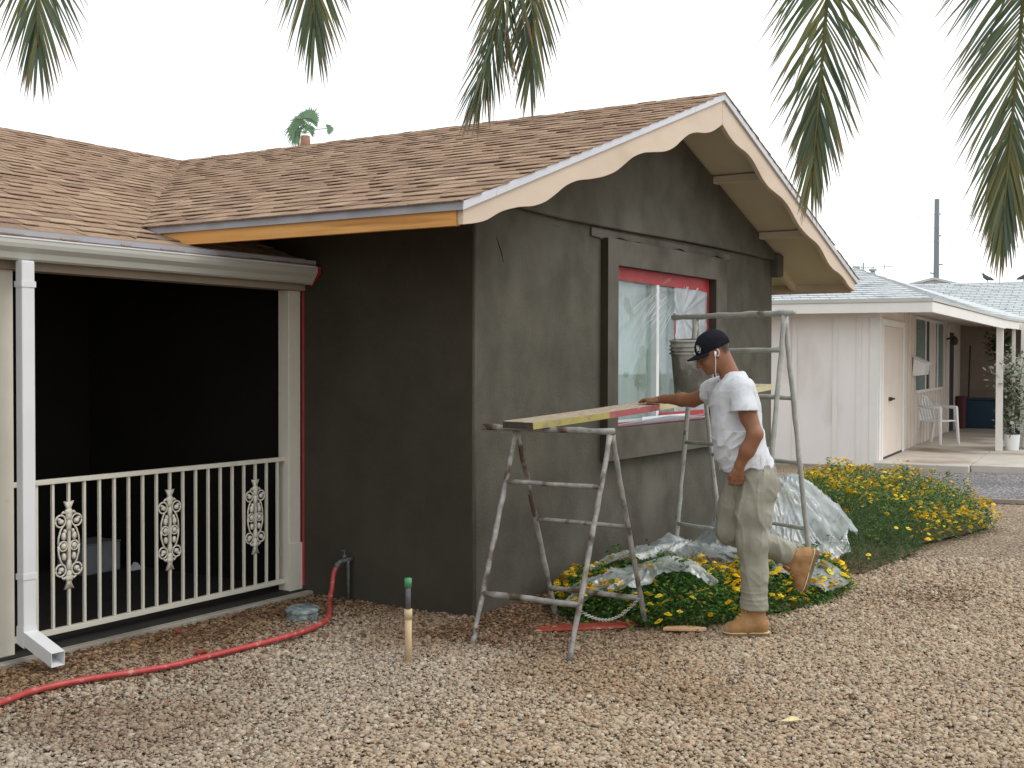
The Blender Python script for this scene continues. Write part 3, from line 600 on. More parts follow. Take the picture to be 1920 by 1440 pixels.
def film(name, x0, x1, z0, z1, y0, m, cx, cz, amp, sd_):
    nx, nz = 110, 80; X, Z = np.meshgrid(np.linspace(x0, x1, nx), np.linspace(z0, z1, nz), indexing='ij')
    dx, dz = X - cx, Z - cz; an = np.arctan2(dz, dx); rr = np.hypot(dx, dz)
    cre = np.abs(vn(an * 7 + sd_, an * 0 + sd_, rr * .6)) ; Y = y0 - amp * (1 - cre) ** 3 * np.clip(1.1 - rr, 0, 1) - .004 * vn(X * 4 + sd_, Z * 4, X * 0) - .002 * np.abs(vn(X * 14 + sd_, Z * 9, X * 0))
    V = np.stack([X - 1.8, Y - .02, Z - 1.09], -1).reshape(-1, 3); i, j = np.meshgrid(np.arange(nx - 1), np.arange(nz - 1), indexing='ij'); a = (i * nz + j).ravel()
    o = np_mesh(name, V, np.stack([a, a + nz, a + nz + 1, a + 1], 1), m, smooth=True, parent=mk); return o
film('film', 1.81, 2.95, 1.11, 2.25, .018, M['film'], 2.60, 2.15, .016, 1.0)
film('film', 2.93, 3.60, 1.13, 2.20, .014, M['film_white'], 3.05, 1.95, .014, 5.0)
# creases pulled tight from the top of the mullion
b = MB(); r = random.Random(4)
for i in range(20):
    a = rad(206 + r.uniform(-14, 14)); x0, z0 = 2.50 + r.uniform(-.05, .42), 2.15 - r.uniform(0, .22); ln = r.uniform(.12, .42)
    p = [(x0 - 1.8 + math.cos(a) * ln * t, -.020 + .004 * math.sin(3 * t), z0 - 1.09 + math.sin(a) * ln * t - .03 * t * t) for t in (0, .33, .66, 1)]
    b.tube(p, [.0006, .0016, .0013, .0005], 5)
b.build('film_crease', M['white_frame'], mk, True)
# folded sheet lying on the sill
b = MB(); b.prism([(0.02, -.03, .0), (1.75, -.03, .0), (1.74, -.06, .012), (.9, -.075, .05), (.02, -.05, .012)], (0, 0, .006)); b.build('sill_film', M['film_white'], mk)

# ================================================================== TRESTLES, PLANK, BUCKET
def trestle(nm, label, cx, cy, ang, T, L, s1, s2, Sf, Sb, rung_f, rung_b, m, rr=.0165, ext=(0, 0), zg=.0):
    t = thing(nm, label, 'trestle', (cx, cy, zg), ang, 'steel painter trestles holding the plank')
    # local: +x = plank direction, bar along -y
    def P(s, S, z): f = 1 - z / T; return Vector((S * f, -s, z))
    b = MB(); pts = [Vector((.003 * math.sin(i * 2.1), L / 2 - (L) * i / 12, T + .002 * math.sin(i * 1.7))) for i in range(13)]
    b.tube(pts, [rr * 1.25 * (1 + .12 * math.sin(i * 2.3 + cx)) for i in range(13)], 10); b.build('top_bar', m, t, True)
    rd = random.Random(int(T * 100))
    for s, S, nm2 in ((s1, Sf, 'F'), (s2, Sf, 'F'), (s1, Sb, 'B'), (s2, Sb, 'B')):
        b = MB(); k = 22; pts = []; rs = []
        for i in range(k + 1):
            z = (T - .02) * (1 - i / k) + .0; p = P(s, S, z) + Vector((rd.uniform(-.0022, .0022), rd.uniform(-.0022, .0022), 0)); pts.append(p); rs.append(rr * (1 + rd.uniform(-.08, .14) + (.35 if i == 0 else 0) + (.12 if i in (k, k - 1) else 0)))
        b.tube(pts, rs, 9); b.build('leg', m, t, True)
    for S, zs in ((Sf, rung_f), (Sb, rung_b)):
        for z, q in zs:
            b = MB(); A, B = P(s1, S, z), P(s2, S, z); k = 8; pts = [A.lerp(B, i / k) + Vector((0, 0, rd.uniform(-.002, .002))) for i in range(k + 1)]
            b.tube(pts, [rr * q * (1 + rd.uniform(-.07, .12)) for _ in pts], 8); b.build('rung', m, t, True)
    return t, P
tA, PA = trestle('trestle', 'low weathered steel trestle under the near end of the plank at the house corner', -.15, -.60, 0, 1.185, .88, -.20, .42, -.46, .46,
                 ((.885, .9), (.277, 1.15)), ((.63, .85), (.19, 1.05)), M['steel'], .0148)
# chain across the feet of the low trestle
b = MB(); A, B = PA(.42, -.46, .25), PA(.42, .46, .20); lk = 38
for i in range(lk):
    c = A.lerp(B, i / lk); c.z -= .09 * math.sin(math.pi * i / lk); d = (B - A).normalized(); sd2 = Vector((0, 1, 0)) if i % 2 else Vector((0, 0, 1)); ring_ = [c + d * .015 * math.cos(a) + sd2 * .008 * math.sin(a) for a in [2 * math.pi * j / 8 for j in range(9)]]
    b.tube(ring_, .0022, 5, cap=False)
b.build('chain', M['steel_pale'], tA, True)
tB, PB = trestle('trestle', 'tall pale steel trestle standing behind the man, holding the far end of the plank', 1.80, -.93, -.40, 1.90, 1.17, -.34, .50, -.22, .30,
                 ((1.655, .95), (1.345, .8), (.42, .9), (1.00, .8)), ((1.335, .85), (.90, .85), (.45, .85)), M['steel_pale'], .0165)
# plank
A = Vector((-.3, -.605, 1.190)); Bp = Vector((2.1, -1.13, 1.378)); d = (Bp - A); Lp = d.length; d.normalize(); inw = Vector((-d.y, d.x, 0)).normalized(); upn = inw.cross(d) * -1
if upn.z < 0: upn = -upn
pk = thing('scaffold_plank', 'long wooden plank with yellow and red painted edge, lying across the trestles', 'plank', A)
def PL(u, v, w): return d * u + inw * v + upn * w
wd, th = .245, .040
segs = [0, .02, .5, .99, 1.0, 1.8, Lp]
b = MB(); n = 40; us = [Lp * i / n for i in range(n + 1)]
def sag(u): return -.012 * math.sin(math.pi * u / Lp)
for w0, w1 in ((0.0, wd),):
    top = [PL(u, w0, th + sag(u)) for u in us]; bot = [PL(u, w0, sag(u)) for u in us]
    b.strip_prism(top, bot, inw * (w1 - w0))
b.build('board', mat('plank_wood', (.33, .27, .20), (.50, .42, .31), 4, .8, .0012, 40, stretch=(3, 20, 20), c3=(.62, .58, .50), s3=3, t3=(.55, .7)), pk)
def side_skin(u0, u1, name, m):
    k = 10; q = [u0 + (u1 - u0) * i / k for i in range(k + 1)]
    MB().strip_prism([PL(u, -.0018, th - .001 + sag(u)) for u in q], [PL(u, -.0018, .001 + sag(u)) for u in q], inw * .0016).build(name, m, pk)
side_skin(.0, .67, 'yellow_edge', mat('yellow_edge_paint', (.46, .40, .13), (.38, .32, .12), 9, .7, .001, 60, c3=(.30, .25, .14), s3=14, t3=(.55, .66)))
side_skin(.672, 1.16, 'red_edge', mat('faded_red_edge_paint', (.48, .15, .17), (.40, .11, .12), 9, .7, .001, 60, c3=(.50, .36, .30), s3=14, t3=(.6, .7)))
side_skin(1.162, Lp - .002, 'yellow_edge', mat('pale_yellow_edge_paint', (.60, .56, .34), (.52, .46, .26), 9, .7, .001, 60))
MB().strip_prism([PL(-.0015, .002, th - .001), PL(-.0015, wd - .002, th - .001)], [PL(-.0015, .002, .001), PL(-.0015, wd - .002, .001)], d * .001).build('end_grain', mat('dark_end_grain', (.05, .042, .035), (.09, .075, .06), 30, .9), pk)
# bucket on the plank
bc = A + d * 1.73 + inw * .15; zt_ = A.z + d.z * 1.73 + th - .010
bk = thing('mortar_bucket', 'dirty grey mortar bucket on the plank in front of the window', 'bucket', (bc.x, bc.y, zt_)); bk.rotation_euler = (0, -.06, 0)
b = MB(); b.lathe([(0, .0), (.124, .0), (.129, .01), (.140, .18), (.147, .285), (.147, .30), (.150, .37), (.144, .37), (.140, .29), (.120, .03), (0, .03)], n=40); b.build('shell', M['bucket'], bk, True)
for z in (.283, .308, .333):
    MB().lathe([(.147, z - .006), (.1575, z - .005), (.1575, z + .005), (.147, z + .006)], n=40).build('rim_band', M['bucket'], bk, True)
MB().lathe([(.143, .360), (.156, .360), (.158, .372), (.143, .374)], n=40).build('rim', M['bucket'], bk, True)
b = MB(); b.tube([(.158 * math.cos(a), .158 * math.sin(a) * .9 - .0, .30 - .20 * math.sin(a) * (1)) for a in [math.pi * i / 16 for i in range(17)]], .0025, 6); o = b.build('handle', M['steel'], bk, True); o.rotation_euler = (0, 0, rad(200))
b = MB(); b.lathe([(0, .31), (.141, .312)], n=30); b.build('mortar', M['stucco2'], bk)

# ================================================================== HOSE, TAP, SMALL GROUND THINGS
tp = thing('garden_tap', 'old garden tap on a pipe against the dark wall feeding the red hose', 'tap', (-.05, .96, 0))
b = MB(); b.tube([(0, 0, -.05), (0, 0, .25), (-.005, .0, .272)], .0115, 9); b.build('riser_pipe', M['pipe'], tp, True)
b = MB(); b.tube([(.035, 0, .275), (-.045, .01, .275)], .016, 10); b.tube([(-.03, .008, .275), (-.065, .016, .268), (-.085, .022, .24)], [.015, .016, .0155], 10); b.lathe([(0, .29), (.013, .29), (.013, .31), (0, .315)], (-.03, .008, 0), 10); b.build('tap_body', M['pipe'], tp, True)
b = MB(); b.tube([(-.03, .008, .31), (-.03, .008, .335)], .004, 6); b.tube([(-.055, .008, .34), (-.005, .008, .34)], .005, 6); b.build('handle', M['pipe'], tp, True)
def spline(P, n=12):
    P = [Vector(p) for p in P]; o = []
    for i in range(len(P) - 1):
        p0, p1, p2, p3 = P[max(i - 1, 0)], P[i], P[i + 1], P[min(i + 2, len(P) - 1)]
        for j in range(n):
            t_ = j / n; o.append(.5 * ((2 * p1) + (p2 - p0) * t_ + (2 * p0 - 5 * p1 + 4 * p2 - p3) * t_ * t_ + (3 * p1 - p0 - 3 * p2 + p3) * t_ ** 3))
    return o + [P[-1]]
hs = thing('garden_hose', 'red garden hose snaking over the gravel from the tap to the left edge', 'hose')
pts = spline([(-.135, .982, .245), (-.165, .985, .20), (-.20, .97, .11), (-.27, .93, .045), (-.42, .80, .032), (-.62, .64, .03), (-.80, .565, .03), (-1.0, .525, .032), (-1.28, .53, .03), (-1.63, .555, .03), (-1.96, .58, .032), (-2.32, .72, .03), (-2.56, .75, .03), (-2.80, .70, .03), (-3.2, .62, .03), (-3.8, .7, .03)])
b = MB(); b.tube(pts, .0155, 12); b.build('hose', M['hose'], hs, True)
b = MB(); b.tube([(-.125, .98, .262), (-.142, .984, .235)], [.018, .02], 10); b.build('coupling', M['pipe'], hs, True)
vp = thing('valve_box', 'round paint-spattered cap sunk in the gravel in front of the porch', 'valve cap', (-.60, .86, 0)); vp.rotation_euler = (.04, -.05, 0)
b = MB(); b.lathe([(.095, -.05), (.097, .045), (.092, .05)], n=28); b.build('ring', M['valve'], vp, True)
b = MB(); b.lathe([(.10, .048), (.104, .052), (.104, .066), (.09, .072), (0, .073)], n=28); b.build('lid', M['valve'], vp, True)
st = thing('capped_riser', 'upright tan pipe with a green cap standing alone in the gravel', 'pipe', (-1.09, -.325, 0)); st.rotation_euler = (0.02, -.035, 0)
MB().tube([(0, 0, -.05), (0, 0, .275)], .0185, 12).build('tan_pipe', M['tan'], st, True); MB().tube([(0, 0, .23), (0, 0, .282)], .0215, 12).build('coupling', M['tan'], st, True)
MB().tube([(0, 0, .28), (0, 0, .42)], .0135, 10).build('grey_pipe', M['grey_pvc'], st, True); MB().tube([(0, 0, .40), (0, 0, .445)], .0195, 12).build('green_cap', M['green'], st, True)
b = MB(); r = random.Random(3)
b = MB(); b.hexa([(-.30, -.07, .012), (.28, -.05, .016), (.30, .05, .02), (-.26, .05, .012), (-.29, -.06, .035), (.24, -.04, .055), (.26, .04, .075), (-.26, .045, .03)]); b.hexa([(.02, .0, .02), (.34, -.02, .02), (.36, .09, .02), (.05, .08, .02), (.1, .02, .07), (.3, .0, .09), (.32, .07, .07), (.1, .07, .05)])
o = b.build('roofing_scrap', M['debris'], None, bevel=.01); o.scale = (1, 1.1, .5); o.location = (.07, -.72, .004); o.rotation_euler = (0, 0, rad(-50)); tag(o, 'crumpled red scrap on the ground under the low trestle', 'debris')
b = MB(); b.prism([(-.13, -.02, .015), (-.02, -.03, .018), (.1, -.015, .01), (.13, .005, .012), (.03, .03, .018), (-.10, .025, .014)], (0, 0, .022)); o = b.build('wood_scrap', M['chip'], None, bevel=.006); o.location = (.30, -1.27, .005); o.rotation_euler = (0, 0, rad(-58)); tag(o, 'light brown wood scrap lying by the flowers in front of the boot', 'wood scrap')
b = MB(); b.add([(-.045, 0, .02), (-.01, -.022, .026), (.035, -.012, .03), (.05, .004, .024), (.01, .02, .036)], [(0, 1, 4), (1, 2, 4), (2, 3, 4)]); o = b.build('fallen_leaf', M['dryleaf']); o.location = (-1.06, -2.38, 0); o.rotation_euler = (0, 0, rad(-58)); s_m = o.modifiers.new('s', 'SOLIDIFY'); s_m.thickness = .002; tag(o, 'pale dry leaf lying alone on the open gravel', 'leaf')
for i, (x, y, rz) in enumerate(((-1.58, .70, .3), (-1.30, 1.18, 1.2))):
    b = MB(); b.prism([(-.04, -.012, .012), (.03, -.02, .014), (.05, .0, .012), (0, .02, .02), (-.03, .015, .014)], (0, 0, .008)); o = b.build('paint_chip', M['debris']); o.location = (x, y, 0); o.rotation_euler = (0, 0, rz)
    tag(o, ['red paint chip on the gravel behind the hose', 'small red paint chip on the gravel next to the slab edge'][i], 'paint chip', 'red chips on the gravel')

# ================================================================== PLANTING
def seg_dist(x, y, poly):
    d = np.full(len(x), 9.); n = len(poly)
    for i in range(n):
        ax, ay = poly[i]; bx_, by = poly[(i + 1) % n]; ex, ey = bx_ - ax, by - ay; t_ = np.clip(((x - ax) * ex + (y - ay) * ey) / (ex * ex + ey * ey), 0, 1)
        d = np.minimum(d, np.hypot(x - ax - t_ * ex, y - ay - t_ * ey))
    return d
def bed_h(x, y, poly, h, sd_=0):
    d = seg_dist(x, y, poly); return h * np.sqrt(np.clip(d / .34, 0, 1)) * (1 + .30 * vn(x * 3.1 + sd_, y * 3.1, x * 0 + sd_) + .14 * vn(x * 9 + sd_, y * 9, x * 0)) + .02
def leaves(n, poly, h, size, pal, sd_, thin=.5, up=.5, inner=.6):
    lo = np.min(poly, 0); hi = np.max(poly, 0); P = RNG.uniform(lo, hi, (int(n * 2.2), 2)); P = P[inpoly(P[:, 0], P[:, 1], poly)][:n]; n = len(P)
    top = bed_h(P[:, 0], P[:, 1], poly, h, sd_); q = RNG.random(n) ** inner; z = top * q + RNG.normal(0, .008, n)
    P = P + RNG.normal(0, .022, P.shape)
    ns = max(6, n // 700); sp = RNG.integers(0, n, ns); per = 22; ii = RNG.integers(0, n, ns * per); tt = np.tile(np.linspace(0, 1, per), ns); spx = np.repeat(sp, per); hs_ = np.repeat(RNG.uniform(.04, .12, ns), per)
    P[ii] = P[spx] + RNG.normal(0, .012, (ns * per, 2)); z[ii] = top[spx] + tt * hs_
    az = RNG.uniform(0, 6.283, n); el = RNG.uniform(-.4, 1.3, n) * up * 1.6; ln = size * RNG.uniform(.6, 1.4, n); wd_ = ln * thin
    dr = np.stack([np.cos(az) * np.cos(el), np.sin(az) * np.cos(el), np.sin(el)], 1); sd3 = np.stack([-np.sin(az), np.cos(az), RNG.uniform(-.5, .5, n)], 1)
    c = np.stack([P[:, 0], P[:, 1], z], 1)
    V = np.stack([c, c + dr * (ln * .5)[:, None] + sd3 * (wd_ * .5)[:, None], c + dr * ln[:, None] - np.array([0, 0, .2]) * ln[:, None], c + dr * (ln * .5)[:, None] - sd3 * (wd_ * .5)[:, None]], 1)
    col = np.array(pal)[RNG.integers(0, len(pal), n)] * RNG.uniform(.7, 1.3, (n, 1))
    F = np.arange(n * 4).reshape(-1, 4); F = np.concatenate([F[:, [0, 1, 2]], F[:, [0, 2, 3]]])
    return V.reshape(-1, 3), F, np.repeat(col, 4, 0)
def flowers(n, poly, h, size, sd_, bias=None):
    lo = np.min(poly, 0); hi = np.max(poly, 0); P = RNG.uniform(lo, hi, (n * 9, 2)); P = P[inpoly(P[:, 0], P[:, 1], poly)]
    P = P[vn(P[:, 0] * 4 + sd_, P[:, 1] * 4, P[:, 0] * 0) > RNG.uniform(-1.1, .35, len(P))]; ed = seg_dist(P[:, 0], P[:, 1], poly); k_ = int(n * .42)
    P = np.concatenate([P[:n - k_], P[n - k_:][ed[n - k_:] < .15][:k_]]); n = len(P); ed = seg_dist(P[:, 0], P[:, 1], poly)
    z = bed_h(P[:, 0], P[:, 1], poly, h, sd_) * np.where(ed < .17, RNG.uniform(.95, 1.2, n), RNG.uniform(.90, 1.10, n)) + .018
    cc_ = np.mean(poly, 0); P = np.where((ed < .17)[:, None], P + (P - cc_) * .05, P)
    # one head: 7 florets on a dome, each a little five-sided cup
    Vs, Fs = [], []
    for k in range(9):
        if k == 0: cx, cy, cz = 0, 0, .62
        else: a = 6.283 * k / 8; cx, cy, cz = .60 * math.cos(a), .60 * math.sin(a), .22
        base = len(Vs); Vs.append((cx, cy, cz + .07))
        for j in range(5): a = 6.283 * j / 5 + k; Vs.append((cx + .45 * math.cos(a), cy + .45 * math.sin(a), cz + .05 * math.cos(j * 3)))
        Fs += [(base, base + 1 + j, base + 1 + (j + 1) % 5) for j in range(5)]
    V0 = np.array(Vs); F0 = np.array(Fs); sc = size * RNG.choice([.45, .7, .9, 1.1, 1.35], n); tx, ty = RNG.normal(-.2, .35, n), RNG.normal(-.2, .35, n)
    V = V0[None] * sc[:, None, None]; V[..., 2] += V[..., 0] * tx[:, None] + V[..., 1] * ty[:, None]; V[..., 0] -= V[..., 2] * .0
    V += np.stack([P[:, 0], P[:, 1], z], 1)[:, None]; pal = np.array([(.90, .62, .02), (.92, .70, .04), (.88, .52, .015), (.93, .76, .08)]); col = pal[RNG.integers(0, 4, n)] * RNG.uniform(.8, 1.1, (n, 1))
    F = (F0[None] + (np.arange(n) * len(V0))[:, None, None]).reshape(-1, 3); return V.reshape(-1, 3), F, np.repeat(col, len(V0), 0)
G1 = [(.045, .13, .022), (.07, .18, .028), (.035, .10, .018), (.11, .24, .035), (.14, .26, .055)]
G2 = [(.07, .13, .045), (.10, .17, .06), (.05, .10, .035), (.13, .20, .07)]
def bush(name, label, cat, poly, h, nl, nf, size=.032, pal=G1, sd_=0., fs=.019, thin=.5, up=.5):
    c = np.mean(poly, 0); t = thing(name, label, cat, (c[0], c[1], 0), group='yellow flowering bed along the front wall')
    off = np.array([c[0], c[1], 0])
    V, F, T = leaves(nl, poly, h, size, pal, sd_, thin, up); o = np_mesh('foliage', V - off, F, M['leaf'], T, parent=t); o['kind'] = 'stuff'
    b = MB(); r = random.Random(int(sd_ * 7) + 1)
    for i in range(70):
        x, y = r.uniform(min(p[0] for p in poly), max(p[0] for p in poly)), r.uniform(min(p[1] for p in poly), max(p[1] for p in poly))
        if inpoly(np.array([x]), np.array([y]), poly)[0]:
            hh = float(bed_h(np.array([x]), np.array([y]), poly, h, sd_)[0]) * .9; b.tube([(x - c[0], y - c[1], -.01), (x - c[0] + r.uniform(-.06, .06), y - c[1] + r.uniform(-.06, .06), hh)], [.004, .0015], 4)
    o = b.build('stems', M['bark'], t); o['kind'] = 'stuff'
    if nf:
        V, F, T = flowers(nf, poly, h, fs, sd_); o = np_mesh('flower_heads', V - off, F, M['petal'], T, parent=t); o['kind'] = 'stuff'
    # dark litter below the leaves
    k = [(p[0] - c[0], p[1] - c[1], .014) for p in [tuple(np.mean(poly, 0) + (np.array(q) - np.mean(poly, 0)) * .92) for q in poly]]; MB().add(k, [tuple(range(len(k)))]).build('litter', M['soil'], t)
    return t
bush('lantana_bush', 'low green bush with scattered yellow flowers under the plank beside the low trestle', 'flower bush', BEDS['A'], .22, 17000, 560, sd_=1.3, fs=.0185)
bush('lantana_bush', 'small bush with yellow flowers behind the standing boot and under the raised boot', 'flower bush', BEDS['B'], .20, 9000, 340, sd_=4.1, fs=.0185)
bush('ground_shrub', 'feathery grey-green shrub between the plastic heap and the densest yellow flowers', 'shrub', BEDS['D'], .30, 24000, 16, .040, G2, 7.7, thin=.14, up=.8)
bush('lantana_bush', 'largest bush, packed with yellow flowers, in front of the pale neighbouring house', 'flower bush', BEDS['C'], .36, 26000, 2300, .034, [(.06, .14, .025), (.09, .19, .035), (.13, .24, .05), (.05, .11, .02)], 2.9, fs=.0165)

# plastic sheets thrown over the plants
def sheet(label, outline, hfun, sd_, nx=120, m=None, amp=.03, peak=None):
    lo = np.min(outline, 0); hi = np.max(outline, 0); ny = max(20, int(nx * (hi[1] - lo[1]) / (hi[0] - lo[0]))); X, Y = np.meshgrid(np.linspace(lo[0], hi[0], nx), np.linspace(lo[1], hi[1], ny), indexing='ij')
    x, y = X.ravel(), Y.ravel(); Z = hfun(x, y)
    wx, wy = x + .05 * vn(x * 6 + sd_, y * 6, x * 0), y + .05 * vn(x * 6, y * 6 + sd_, x * 0)
    ca2, sa2 = math.cos(sd_), math.sin(sd_); ru, rv = wx * ca2 + wy * sa2, -wx * sa2 + wy * ca2
    rid = (1 - np.abs(vn(ru * 2.6 + sd_, rv * 5, x * 0 + sd_))) ** 3 + .34 * (1 - np.abs(vn(ru * 4 + sd_, rv * 15, x * 0))) ** 4 + .14 * (1 - np.abs(vn(ru * 26, rv * 9 + sd_, x * 0))) ** 4
    if peak:
        an = np.arctan2(y - peak[1], x - peak[0]); rr = np.hypot(x - peak[0], y - peak[1]); fd = (1 - np.abs(vn(np.cos(an) * 4.2 + sd_, np.sin(an) * 4.2, rr * 1.6))) ** 3 + .22 * (1 - np.abs(vn(np.cos(an) * 9 + sd_, np.sin(an) * 9, rr * 5.0))) ** 4 + .2 * (1 - np.abs(vn(x * 22, y * 22, x * 0))) ** 4
        rid = fd * np.clip(rr * 5, .2, 1.15)
    Z = Z + amp * (rid - .5); Z = np.maximum(Z, .018)
    ed = seg_dist(x, y, outline); ins = inpoly(x + .04 * vn(x * 9, y * 9, x * 0), y + .04 * vn(x * 9 + 5, y * 9, x * 0), outline)
    i, j = np.meshgrid(np.arange(nx - 1), np.arange(ny - 1), indexing='ij'); a = (i * ny + j).ravel(); F = np.stack([a, a + ny, a + ny + 1, a + 1], 1); F = F[ins[F].all(1)]
    us = np.unique(F); mp_ = np.full(len(x), -1); mp_[us] = np.arange(len(us)); c = np.mean(outline, 0)
    o = np_mesh('plastic_sheet', np.stack([x - c[0], y - c[1], Z], 1)[us], mp_[F], m or M['sheet'], smooth=True); o.location = (c[0], c[1], 0)
    tag(o, label, 'plastic sheet', 'plastic drop sheets on the flower bed'); return o
def hump(cx, cy, sx, sy, h, a=0):
    def f(x, y):
        dx, dy = x - cx, y - cy; u, v = dx * math.cos(a) + dy * math.sin(a), -dx * math.sin(a) + dy * math.cos(a)
        return h * np.exp(-((u / sx) ** 2 + (v / sy) ** 2) ** 1.4)
    return f
AH = lambda x, y: bed_h(x, y, BEDS['A'], .22, 1.3)
s1 = sheet('crumpled clear plastic sheet draped over the flowers between the two trestles', [(.16, -.52), (.34, -.80), (.60, -1.02), (.80, -1.26), (.98, -1.10), (1.05, -.82), (.85, -.58), (.40, -.42)], lambda x, y: np.maximum(AH(x, y), .10) * .9 + .02 + hump(.75, -.85, .28, .28, .07)(x, y), 2.2, amp=.035, peak=(.80, -.80))
s2 = sheet('whitish plastic sheet bunched against the wall foot below the window', [(.75, -.22), (.98, -.55), (1.15, -.72), (1.45, -.98), (1.72, -1.08), (2.0, -.95), (2.2, -.5), (1.9, -.10), (1.0, -.06)], lambda x, y: np.maximum(bed_h(x, y, BEDS['A'], .2, 1.3) * .7, .05) + .03 + hump(1.55, -.85, .30, .38, .22)(x, y) + hump(1.1, -.55, .35, .25, .08)(x, y), 6.1, 140, amp=.05, peak=(1.55, -.85))
s3 = sheet('big heap of greyish plastic sheeting over a shrub behind the trestle leg', [(2.0, -.75), (2.1, -1.2), (2.35, -1.38), (2.72, -1.50), (3.08, -1.44), (3.32, -1.12), (3.25, -.7), (2.8, -.35), (2.2, -.35)],
           lambda x, y: .12 + .55 * np.exp(-(((x - 2.60) / .42) ** 2 + ((y + .86) / .34) ** 2) ** 1.3) + hump(2.95, -1.22, .32, .26, .34)(x, y) + hump(2.4, -1.15, .3, .25, .12)(x, y), 3.4, 170, amp=.065, peak=(2.60, -.86))
s4 = sheet('small flat piece of plastic sheet on the flowers by the raised boot', [(1.45, -1.35), (1.55, -1.62), (1.70, -1.78), (1.95, -1.80), (2.15, -1.58), (2.1, -1.3), (1.8, -1.15)], lambda x, y: bed_h(x, y, BEDS['B'], .19, 4.1) * .85 + .045, 8.8, 70, amp=.02)

